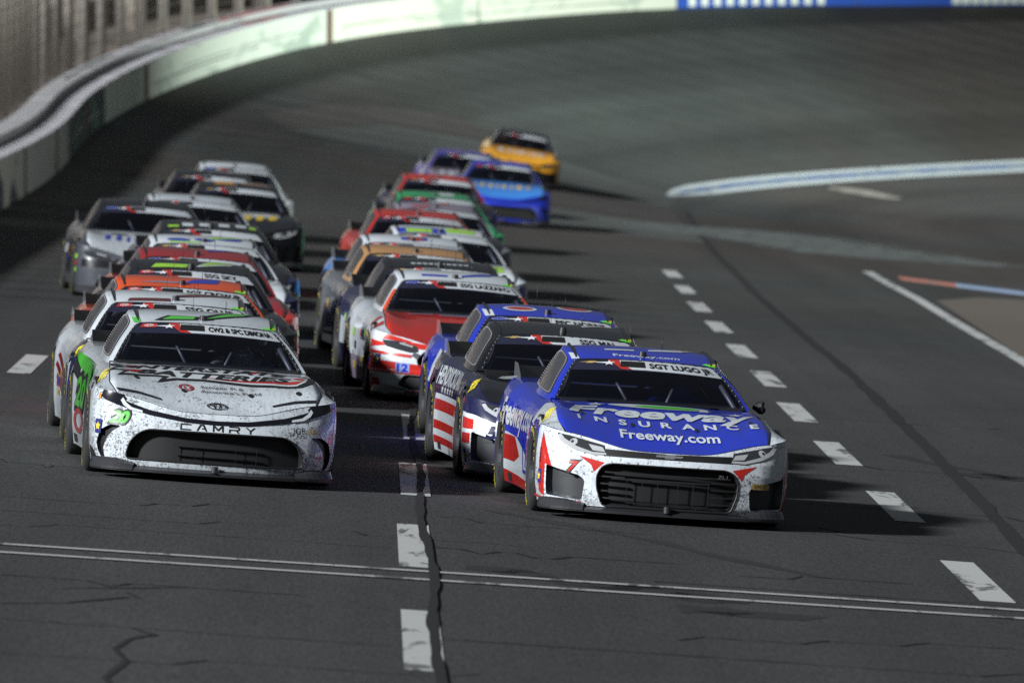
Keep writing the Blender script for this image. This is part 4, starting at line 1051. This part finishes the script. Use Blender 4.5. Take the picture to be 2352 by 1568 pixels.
def hero7(root, B, H, Rf, W, FB):
    w, r, k = D('white', .35), D('red', .4), M_TXT
    wn_ = P('white', .9)
    white_nose(B, FB, wn_, 1.29)
    for s_ in (-1, 1): decal(B, 'white_fender', [[(s_ * x, y) for x, y in ((.80, .27), (.90, .37), (1.0, .5), (1.0, 1.28), (.93, 1.40), (.84, 1.52), (.80, 1.3), (.815, .9), (.83, .5))][::s_]], 'cap', 1, wn_, .05)
    b_ = bmesh.new(); bmesh.ops.create_icosphere(b_, subdivisions=2, radius=.045, matrix=Matrix.Translation((.90, 2.0, .885)))
    for v in b_.verts: v.co += Vector((math.sin(v.co.z * 90), math.sin(v.co.x * 80), math.cos(v.co.y * 70))) * .016
    link('window_net_bundle', to_mesh(b_, 'window_net_bundle', False), M_BLACK, root)
    HD(H, 'green_ellipse', [ellipse(.03, 1.385, .40, .10)], 1, w); HD(H, 'green_ellipse', [ellipse(.10, 1.38, .26, .072)], 2, D('green'))
    HD(H, 'lettering', text_bm('Freeway', .36, cx=.03, cy=1.06, width=1.42, shear=.22, bold=.035), 3, w)
    for i, ch in enumerate('INSURANCE'): HD(H, 'lettering', text_bm(ch, .14, cx=-.66 + i * .172, cy=.70, sx=.7, bold=.03), 3, w)
    HD(H, 'web_lettering', text_bm('Freeway.com', .19, cx=.03, cy=.41, width=.78, bold=.02), 3, w)
    for x_, y_, q in ((-.47, 1.34, .075), (.38, 1.28, .06), (.62, 1.24, .07), (.72, 1.38, .04), (-.68, 1.42, .04)): HD(H, 'star', [star(x_, y_, q * 1.2, .9, 80)], 4, w)
    for x_, y_ in ((-.62, .86), (-.24, .66), (.26, .62), (.70, .82)): HD(H, 'hood_pin', [ellipse(x_, y_, .016, .045, 10)], 4, M_BLACK)
    FB('red_flash', [[(-1.15, .645), (-1.03, .52), (-.94, .385), (-1.03, .40), (-1.03, .15), (-1.15, .18)], front([(-.99, .14), (-.66, .115), (-.66, .135), (-.99, .16)][::-1])], 2, r)
    FB('red_flash', [front([(-.70, .485), (-.50, .445), (-.575, .37), (-.60, .42)][::-1]), front([(.70, .485), (.50, .445), (.575, .37), (.60, .42)])], 2, r)
    FB('red_flash', [[(1.17, .63), (1.06, .44), (.97, .40), (1.03, .39), (1.03, .16), (.86, .13), (1.0, .12), (1.15, .15)]], 2, r)
    FB('number', bm_front(text_bm('7', .085, cx=-.735, cy=.40, width=.085, shear=.3, bold=.10)), 3, k); FB('number', bm_front(text_bm('7', .075, cx=-.735, cy=.40, width=.07, shear=.3, bold=.03)), 4, r)
    sticker(FB, -1.12, .30); sticker(FB, 1.16, .27)
    for i, ch in enumerate('JS'): FB('side_mark', text_bm(ch, .05, cx=-1.13, cy=.49 - .06 * i, bold=.06), 3, k)
    FB('model_mark', bm_front(text_bm('ZL1', .022, cx=.42, cy=.392, width=.075, shear=.3)), 6, M_CHROME)
    FB('sponsor_plate', [front(round_poly([(.66, .31), (.80, .31), (.80, .355), (.66, .355)], .015))], 3, M_GOLD); FB('sponsor_lettering', bm_front(text_bm('SPCC', .026, cx=.73, cy=.333, width=.11)), 4, k)
    decal(B, 'tyre_maker_lettering', text_bm('GOODYEAR', .06, cx=-.875, cy=.86, width=.32, rot=R(75), bold=.03), 'cap', 3, M_YTX, .06)
    RD(Rf, 'roof_lettering', rf_bm(text_bm('Freeway.com', .085, cx=.02, cy=.14, width=.55, bold=.02)), 2, w)
    RD(Rf, 'roof_flash', [[(.1, .30), (.55, .36), (.88, .62), (.80, .66), (.5, .46), (.1, .36)], [(-.5, .26), (-.1, .28), (-.1, .33), (-.5, .31)]], 2, w); RD(Rf, 'roof_flash', [[(.60, .48), (.82, .64), (.74, .66), (.55, .52)]], 3, r)
    RD(Rf, 'pillar_wrap', [[(-1, 0), (-.90, .0), (-.90, .16), (-1, .2)]], 1, w)
    # flank
    SD(B, 'white_sweep', [[(1.34, .40), (1.8, .40), (2.6, .50), (3.36, .52), (3.36, .12), (1.3, .12)]], 1, D('white', .7)); SD(B, 'red_sweep', [[(3.36, .50), (2.7, .50), (2.3, .36), (2.7, .30), (3.36, .30)], [(1.34, .12), (3.36, .12), (3.36, .22), (1.34, .19)]], 2, D('red', .3))
    SD(B, 'purple_panel', [[(1.36, .52), (1.66, .60), (1.72, .30), (1.4, .28)]], 3, D('purple', .2)); SD(B, 'red_pinstripe', [[(1.35, .25), (1.9, .25), (2.1, .52), (2.06, .52), (1.85, .28), (1.35, .28)]], 3, D('blue'))
    SD(B, 'lettering', stext('Freeway.com', .20, 2.6, .68, 2.3, .0), 4, w); SD(B, 'exhaust_outlet', [rect(2.9, 3.12, .13, .20)], 4, M_BLACK)
def hero5(root, B, H, Rf, W, FB):
    w, r = D('white', .8), D('red', .3)
    white_nose(B, FB, w, 1.29, lambda p: float(np.interp(abs(p), [0, .6, .8, 1.0, 1.3], [.46, .46, .49, .54, .56])))
    FB('red_stripe', [[(-1.26, .42), (-1.26, .52), (-1.0, .50), (-.99, .42)], [(-1.26, .30), (-1.26, .385), (-1.03, .385), (-1.03, .30)]], 2, r)
    FB('number', bm_front(text_bm('5', .095, cx=-.76, cy=.405, width=.09, shear=.3, bold=.06)), 3, D('navy', .3)); sticker(FB, -1.14, .20)
    HD(H, 'lettering', [[(-.60, 1.36), (-.40, 1.40), (-.42, 1.22), (-.66, 1.14)], [(-.36, 1.38), (-.24, 1.38), (-.22, 1.30), (-.34, 1.30)], [(-.20, 1.40), (.10, 1.40), (.10, 1.28), (-.18, 1.28)], [(-.24, 1.24), (.10, 1.24), (.08, 1.10), (-.20, 1.10)]], 2, w)
    decal(B, 'tyre_maker_lettering', text_bm('GOODYEAR', .06, cx=-.875, cy=.86, width=.32, rot=R(75), bold=.03), 'cap', 3, M_YTX, .06)
    for i, (a, b) in enumerate(((.46, .56), (.30, .38), (.18, .25))): SD(B, 'red_stripe', [rect(1.36, 3.34, a, b - .005)], 3, r)
    SD(B, 'white_panel', [rect(1.34, 3.36, .115, .60)], 2, w)
    for i in range(5): SD(B, 'star', [star(2.1 + i * .22, .645, .045, 1.9)], 3, w)
    SD(B, 'lettering', stext('HENDRICKCARS', .15, 2.5, .76, 1.9, 0), 3, w); SD(B, 'exhaust_outlet', [rect(2.9, 3.12, .13, .20)], 4, M_BLACK)
    RD(Rf, 'roof_flash', [[(.3, .34), (.9, .62), (.85, .74), (.3, .44)]], 2, w); RD(Rf, 'roof_flash', [[(.72, .53), (.92, .64), (.86, .74), (.70, .62)]], 3, r)
def hero12(root, B, H, Rf, W, FB):
    w, r = D('white', .4), D('red', .35)
    for (a, b) in ((.60, .66), (.535, .50), ): pass
    FB('red_stripe', [[(-1.26, .52), (-1.26, .60), (-.95, .575), (-.93, .545)], front([(-.98, .30), (-.98, .42), (-.5, .375), (-.42, .33), (.42, .33), (.5, .375), (.98, .42), (.98, .30), (.66, .275), (-.66, .275)][::-1]), [(-1.26, .12), (-1.26, .22), (-.96, .22), (-.94, .12)], [(1.26, .12), (.94, .12), (.96, .22), (1.26, .22)], front([(-.98, .475), (-.98, .505), (-.60, .470), (-.60, .44)][::-1]), front([(.98, .475), (.98, .505), (.60, .470), (.60, .44)]), front([(-.92, .61), (-.90, .66), (-.62, .60), (-.70, .59)][::-1])], 2, r)
    FB('red_stripe', [front([(-.7, .085), (.7, .085), (.7, .115), (-.7, .115)])], 2, r)
    FB('number_backing', [front(rect(-.745, -.61, .29, .385))], 3, plain('pale_blue_box', (.25, .32, .6), .4)); FB('number', bm_front(text_bm('12', .075, cx=-.678, cy=.338, width=.11, bold=.04)), 4, D('blue', .2))
    for s_ in (-1, 1): decal(W, 'red_pillar', [[(s_ * a, b) for a, b in ((.957, 0), (1, 0), (1, .62), (.957, .62))][::s_]], 'ws', 1, plain('orange_red_wrap', (.62, .07, .015), .35, coat=.6), .1)
    sticker(FB, -1.0, .40)
    FB('red_upper_nose', [front([(-.62, .53), (.62, .53), (.70, .60), (.45, .575), (0, .562), (-.45, .575), (-.70, .60)])], 2, r)
    FB('grey_bar', [front([(-.60, .46), (-.545, .43), (-.52, .48), (-.58, .50)][::-1])], 3, D('grey', .2))
    HD(H, 'faded_lettering', [rect(-.55, -.30, 1.36, 1.44), rect(-.24, .12, 1.33, 1.42), rect(.18, .55, 1.33, 1.42)], 2, D('lilac', .3)); HD(H, 'white_patch', [rect(.46, .56, 1.02, 1.28)], 3, w)
    decal(B, 'red_fender_stripe', [[(-.94, .62), (-.86, .60), (-.84, .80), (-.95, .84)], [(-.95, 1.05), (-.84, 1.0), (-.84, 1.18), (-.94, 1.25)]], 'cap', 2, r, .05)
    RD(Rf, 'roof_mark', [[(-.6, .14), (-.15, .14), (-.15, .22), (-.6, .22)], [(.1, .16), (.6, .3), (.85, .5), (.7, .5), (.1, .24)]], 2, D('blue', .2))
    SD(B, 'lettering', stext('FLU', .16, 1.95, .62, .7, 0), 3, D('navy', .2)); SD(B, 'grey_lower', [rect(1.36, 3.34, .12, .36)], 2, D('lilac', .3))
def hero17(root, B, H, Rf, W, FB):
    w = D('white', .3)
    SD(B, 'lettering', stext('FIFTH', .20, 2.6, .66, 1.4, .1), 3, w) if 0 else None
    SD(B, 'white_scrawl', [[(3.0, .82), (2.8, .80), (3.2, .50), (3.34, .52)], [(2.6, .82), (2.4, .80), (2.8, .46), (2.95, .48)], [(2.2, .80), (2.0, .80), (2.4, .50), (2.55, .50)], [(1.8, .78), (1.6, .78), (1.9, .52), (2.1, .52)]], 3, w)
    RD(Rf, 'roof_emblem', [[ellipse(-.42, .26, .26, .10), ellipse(-.42, .26, .20, .06)], [ellipse(.45, .42, .28, .13), ellipse(.45, .42, .22, .09)]], 2, w)
    RD(Rf, 'roof_emblem', [ellipse(-.42, .26, .20, .06), ellipse(.45, .42, .22, .09)], 3, D('red', .2)); RD(Rf, 'white_corner', [[(-1, 0), (-.86, 0), (-.86, .2), (-1, .25)]], 2, w)
def hero54(root, B, H, Rf, W, FB):
    r, n = D('darkred', .3), D('navy', .3)
    RD(Rf, 'roof_mark', [[(-.75, .02), (-.1, .06), (-.1, .16), (-.7, .12)], [(.0, .2), (.8, .42), (.84, .62), (.0, .3)]], 2, D('maroon', .3))
    decal(B, 'tyre_maker_lettering', text_bm('GOODYEAR', .06, cx=-.875, cy=.95, width=.36, rot=R(80), bold=.03), 'cap', 4, M_YTX, .06)
    decal(B, 'dark_fender_panel', [[(-.95, .75), (-.83, .75), (-.80, 1.6), (-.95, 1.6)]], 'cap', 2, n, .06)
    FB('dark_fender_panel', [[(-1.26, .12), (-1.26, .74), (-1.12, .72), (-1.14, .12)]], 1, n)
    SD(B, 'swoosh', [[(1.6, .42), (3.2, .60), (3.3, .56), (1.8, .38)], [(1.6, .50), (3.0, .68), (3.2, .65), (1.8, .47)], [(1.6, .34), (3.0, .50), (3.1, .46), (1.8, .30)]], 3, r)
def roof_marks(polys):                       # simple liveries for the cars further back
    def f(root, B, H, Rf, W, FB):
        for kind, col, pl in polys:
            if kind == 'r': RD(Rf, 'roof_mark', pl, 2, D(col, .2))
            elif kind == 'r2': RD(Rf, 'roof_mark', pl, 3, D(col, .2))
            elif kind == 'h': HD(H, 'hood_mark', pl, 2, D(col, .3))
            elif kind == 'w': FB('nose_mark', [front(q) for q in pl], 2, D(col, .4))
            elif kind == 'p': FB('nose_mark', pl, 2, D(col, .4))
            elif kind == 's':
                for s in (-1, 1): SD(B, 'flank_mark', pl, 2, D(col, .3), s)
    return f
RS1, RS2 = [(-.7, .06), (-.1, .1), (-.05, .24), (-.6, .22)], [(.05, .16), (.6, .34), (.85, .6), (.4, .5)]
def squares(cols, y0=.1, h=.16): return [rect(a, a + .22, y0 + .03 * i, y0 + h + .03 * i) for i, a in enumerate(cols)]
make_car('20', 'white car number 20 with black and red hood logo, leading the left line', 'camry', -1.23, 75.2, 'pewter', 'pewter', 'pewter', yaw=4.6, dirt=1.15, plate='CW2 & SPC DIMONA', hero=hero20)
make_car('7', 'blue-hooded car number 7 with white and red nose, leading the right line', 'camaro', 2.275, 73.7, 'blue', 'blue', 'blue', yaw=4.3, dirt=.95, plate='SGT LUGO JR', hero=hero7)
make_car('54', 'white and dark red car with a navy fender, right behind the white number 20', 'camry', -1.58, 80.4, 'white', 'maroon', 'white', yaw=4.1, dirt=.75, plate='SSG OLLIS', hero=hero54)
make_car('5', 'navy car number 5 with red striped flank, right behind the blue number 7', 'camaro', 1.75, 78.9, 'navy', 'black', 'black', yaw=4.4, dirt=.5, plate='SSG MAL', hero=hero5)
make_car('17', 'blue-roofed car with white pillar corners, third in the right line behind the navy number 5', 'mustang', 1.72, 84.3, 'blue', 'white', 'blue', yaw=4.4, dirt=.3, plate='PFC NORRIS', hero=hero17)
make_car('12', 'red-hooded car number 12 with red and white striped nose and white roof', 'mustang', .98, 95.4, 'pewter', 'red', 'white', yaw=4.3, dirt=.5, plate='SSG LAZZARO', hero=hero12)
make_car('l3', 'orange-roofed car with a purple roof mark, third in the left line', 'camry', -1.62, 85.7, 'orange', 'orange', 'orange', dirt=.3, plate='SGT CROW JR', hero=roof_marks([('r', 'blue', [[(.0, .16), (.55, .22), (.62, .50), (.2, .36)]]), ('r', 'lilac', [[(-.7, .12), (-.1, .14), (.0, .2), (-.4, .2)]]), ('p', 'blue', [[(-1.25, .2), (-1.25, .6), (-1.0, .4)]]), ('s', 'blue', [[(1.4, .3), (3.3, .7), (3.3, .3)]])]))
make_car('l4', 'black-roofed car with bright green roof stripes, fourth in the left line', 'camry', -1.66, 92.2, 'black', 'black', 'black', dirt=.3, plate='SSG SKY', detail=1, hero=roof_marks([('r', 'lime', [RS1]), ('r', 'white', [[(.05, .14), (.66, .32), (.92, .64), (.4, .54)]]), ('r2', 'lime', [[(.12, .2), (.6, .36), (.8, .58), (.4, .48)]]), ('s', 'lime', [[(1.4, .5), (3.3, .7), (3.3, .6)]])]))
make_car('l5', 'dark red roofed car with a blue oval badge, fifth in the left line', 'mustang', -1.70, 97.7, 'red', 'darkred', 'darkred', dirt=.3, plate='MR ROBERTS' if 0 else '', detail=1, hero=roof_marks([('r', 'blue', [[(.2, .3), (.85, .5), (.8, .66), (.2, .42)]]), ('r2', 'white', [[(.80, .46), (.9, .48), (.84, .68), (.76, .66)]]), ('s', 'blue', [[(1.4, .2), (2.6, .6), (3.3, .2)]]), ('p', 'blue', [[(-1.25, .2), (-1.25, .5), (-1.0, .3)], [(1.25, .2), (1.0, .3), (1.25, .5)]])]))
make_car('l6', 'white-roofed car with blue scallops and lime stripes, sixth in the left line', 'camaro', -1.74, 104.2, 'navy', 'white', 'white', dirt=.3, detail=1, hero=roof_marks([('r', 'blue', [ellipse(-.5, .16, .22, .07), ellipse(.0, .2, .2, .07), ellipse(.45, .32, .28, .1)]), ('r', 'lime', [[(-.7, .03), (-.1, .04), (-.05, .1), (-.7, .09)]]), ('r2', 'lime', [[(.1, .22), (.75, .42), (.85, .6), (.1, .32)]]), ('s', 'blue', [[(1.4, .4), (3.3, .8), (3.3, .4)]])]))
make_car('l7', 'black-roofed car with a row of white squares and lime corners, seventh in the left line', 'camaro', -1.80, 112.5, 'navy', 'black', 'black', dirt=.3, detail=1, hero=roof_marks([('r', 'white', squares((-.6, -.25, .15, .5))), ('r2', 'lime', [rect(-.9, -.68, .06, .14), rect(.78, .95, .16, .3)]), ('p', 'navy', [[(-1.25, .15), (-1.25, .5), (-.9, .4)]])]))
make_car('l8', 'silver and charcoal car running alone beside the outer wall at far left', 'mustang', -2.86, 124.0, 'grey', 'offwhite', 'black', dirt=.6, detail=1, hero=roof_marks([('h', 'grey', squares((-.5, -.2, .1, .4), 1.1, .1)), ('w', 'black', [[(-.9, .40), (.9, .40), (.9, .50), (-.9, .50)]])]))
make_car('l9', 'silver-roofed bronze car, eighth in the left line behind the white squares', 'camaro', -2.36, 130.6, 'bronze', 'black', 'pewter', dirt=.5, detail=1, hero=roof_marks([('h', 'red', [rect(-.3, .1, 1.1, 1.3)]), ('h', 'white', [rect(-.6, -.32, 1.1, 1.3)])]))
make_car('l10', 'black car with pale hood patch at the right edge of the far left group', 'camaro', -1.98, 144.6, 'black', 'black', 'black', yaw=3, dirt=.5, detail=1, hero=roof_marks([('r', 'amber', [rect(-.6, -.1, .2, .5)]), ('r', 'bronze', [rect(.1, .8, .25, .6)]), ('h', 'offwhite', [rect(-.1, .6, .9, 1.3)]), ('w', 'red', [[(-.8, .5), (-.6, .5), (-.6, .4), (-.8, .4)]])]))
make_car('l12', 'dark car with black windshield, leftmost of the far left group', 'camaro', -2.55, 155, 'grey', 'black', 'black', yaw=3, dirt=.5, detail=0, hero=roof_marks([('r', 'white', [rect(-.2, .5, .4, .6)])]))
make_car('l11', 'white-roofed car at the very back of the left line', 'mustang', -2.30, 165.5, 'offwhite', 'white', 'white', yaw=3.5, dirt=.5, detail=0, hero=roof_marks([('s', 'black', [[(1.4, .2), (3.3, .5), (3.3, .2)]])]))
make_car('r5', 'black car with white roof lettering, behind the red-hooded number 12', 'camaro', .86, 100.6, 'navy', 'black', 'black', dirt=.5, detail=1, hero=roof_marks([('r', 'white', [rect(-.55 + i * .11, -.47 + i * .11, .12 + i * .006, .17 + i * .006) for i in range(10)]), ('s', 'offwhite', [[(1.4, .3), (3.3, .6), (3.3, .3)]])]))
make_car('r6', 'chrome and black car with a tan roof band', 'camaro', .63, 106.6, 'silver', 'black', 'tan', dirt=.3, detail=1, hero=roof_marks([('r', 'silver', [rect(-.3, .9, .38, .7)]), ('p', 'bronze', [[(-1.25, .55), (-1.25, .75), (-1.0, .62)]]), ('w', 'black', [[(-.9, .14), (-.6, .14), (-.6, .35), (-.9, .38)]])]))
make_car('r7', 'white-roofed blue-sided car with a red roof patch, behind the tan-roofed car', 'camry', .62, 112.6, 'sky', 'white', 'white', dirt=.3, detail=1, hero=roof_marks([('r', 'red', [rect(-.1, .2, .14, .34)]), ('r', 'blue', [rect(-.25, -.1, .14, .3), rect(.2, .3, .16, .36)])]))
make_car('r8', 'car with lime, white and blue roof, offset to the right of the line', 'camaro', 1.0, 119.5, 'white', 'white', 'white', dirt=.3, detail=1, hero=roof_marks([('r', 'blue', [rect(-.95, .1, .02, .3)]), ('r2', 'lime', [rect(-.75, -.2, .04, .24)]), ('r', 'lime', [rect(.12, .75, .1, .34)]), ('r2', 'red', [rect(.3, .4, .36, .5), rect(.6, .7, .4, .55)]), ('h', 'lime', [rect(.1, .7, .8, 1.35)]), ('p', 'purple', [[(1.25, .2), (.95, .2), (.95, .62), (1.25, .66)]])]))
make_car('r9', 'bright red car sticking out left of the right line', 'camry', .78, 131.0, 'red', 'red', 'red', dirt=.3, detail=1, hero=roof_marks([('p', 'white', [[(-1.25, .2), (-1.25, .55), (-1.0, .5), (-.8, .3)]]), ('r', 'white', [rect(.1, .6, .4, .6)])]))
make_car('r10', 'grey-roofed car with red roof marks, behind the bright red car', 'camaro', 1.08, 138, 'silver', 'black', 'lilac', dirt=.3, detail=0, hero=roof_marks([('r', 'red', [rect(.1, .35, .3, .55), rect(-.6, -.2, .1, .2)])]))
make_car('r11', 'bright green car in the middle of the right line', 'camry', 1.14, 149, 'teal', 'teal', 'teal', dirt=.2, detail=0, hero=roof_marks([('r', 'white', [rect(.1, .5, .15, .35)]), ('w', 'green', [[(.5, .3), (.9, .3), (.9, .5), (.5, .48)]])]))
make_car('r12', 'red-roofed dark car behind the bright green car', 'camaro', 1.30, 169, 'navy', 'black', 'red', dirt=.2, detail=0, yaw=4)
make_car('r13', 'light blue car at right, beside the back of the right line', 'camry', 2.66, 193.5, 'blue', 'sky', 'blue', dirt=.2, detail=0, yaw=1.5)
make_car('r14', 'purple car between the red-roofed car and the yellow car', 'mustang', 2.05, 204, 'purple', 'lilac', 'purple', dirt=.2, detail=0, yaw=3)
make_car('r15', 'yellow car with black roof, last of the right line', 'camaro', 3.6, 234, 'amber', 'amber', 'black', dirt=.2, detail=0, yaw=0, hero=roof_marks([('w', 'black', [[(-.9, .12), (.9, .12), (.9, .40), (-.9, .40)]]), ('s', 'orange', [[(1.4, .15), (3.3, .15), (3.3, .5), (1.4, .5)]])]))

# ------------------------------------------------------------------ drivers of the four front cars
def driver(root, suit, label):
    M = root.matrix_world.copy()
    d = bpy.data.objects.new('person', None); COL.objects.link(d); d.matrix_world = M @ Matrix.Translation((.35, 2.75, .52)); d['label'] = label; d['category'] = 'person'
    me = bpy.data.meshes.new('suit'); V = [(0, 0, 0), (0, .02, .18), (0, .03, .30), (0, .02, .40), (-.19, .0, .33), (-.25, -.20, .22), (-.13, -.42, .36), (.19, .0, .33), (.25, -.20, .22), (.13, -.42, .36), (-.11, -.30, .02), (.11, -.30, .02)]
    E = [(0, 1), (1, 2), (2, 3), (2, 4), (4, 5), (5, 6), (2, 7), (7, 8), (8, 9), (0, 10), (0, 11)]
    me.from_pydata(V, E, []); o = link('body', me, suit, d); rad = [.17, .17, .15, .06, .085, .06, .045, .085, .06, .045, .09, .09]
    sk = o.modifiers.new('skin', 'SKIN')
    for v, r in zip(me.skin_vertices[0].data, rad): v.radius = (r, r)
    me.skin_vertices[0].data[0].use_root = True
    o.modifiers.new('sub', 'SUBSURF').levels = 1
    bm = bmesh.new(); bmesh.ops.create_uvsphere(bm, u_segments=24, v_segments=16, radius=.135)
    for v in bm.verts: v.co = Vector((v.co.x * .95, v.co.y * 1.12, v.co.z * 1.05 + .50))
    h = link('helmet', to_mesh(bm, 'helmet'), plain('white_helmet', (.5, .5, .52), .2, coat=1), d)
    bm = patch(lambda u, v: Vector((.131 * math.sin(u) * 1.0, -.155 * math.cos(u), .50 + v)), -1.1, 1.1, -.03, .055, 12, 3); link('visor', to_mesh(bm, 'visor'), plain('dark_visor', (.01, .01, .015), .08, coat=1), h)
    for s in (-1, 1):                       # gloved fingers closed on the wheel rim
        for k in range(5):
            b = bmesh.new(); a = Vector((s * .13 + s * .018 * (k - 2) * .5, -.44, .37 + .016 * (k - 2))); tube(b, [a, a + Vector((s * .012, -.035, .012)), a + Vector((-s * .006, -.045, -.012)), a + Vector((-s * .018, -.03, -.018))], [.009, .009, .008, .007], 6); link('glove_finger', to_mesh(b, 'glove_finger'), M_SATIN, d)
cars = [o for o in bpy.data.objects if o.name.startswith('race_car') and o.parent is None]
for c, m, l in zip(cars[:4], ('white', 'blue', 'red', 'navy'), ('driver in white helmet at the wheel of the white number 20 car', 'driver in white helmet at the wheel of the blue-hooded number 7 car', 'driver in white helmet inside the car behind the number 20', 'driver in white helmet inside the navy number 5 car')):
    bpy.context.view_layer.update(); driver(c, plain('race_suit_' + m, C[m], .8), l)
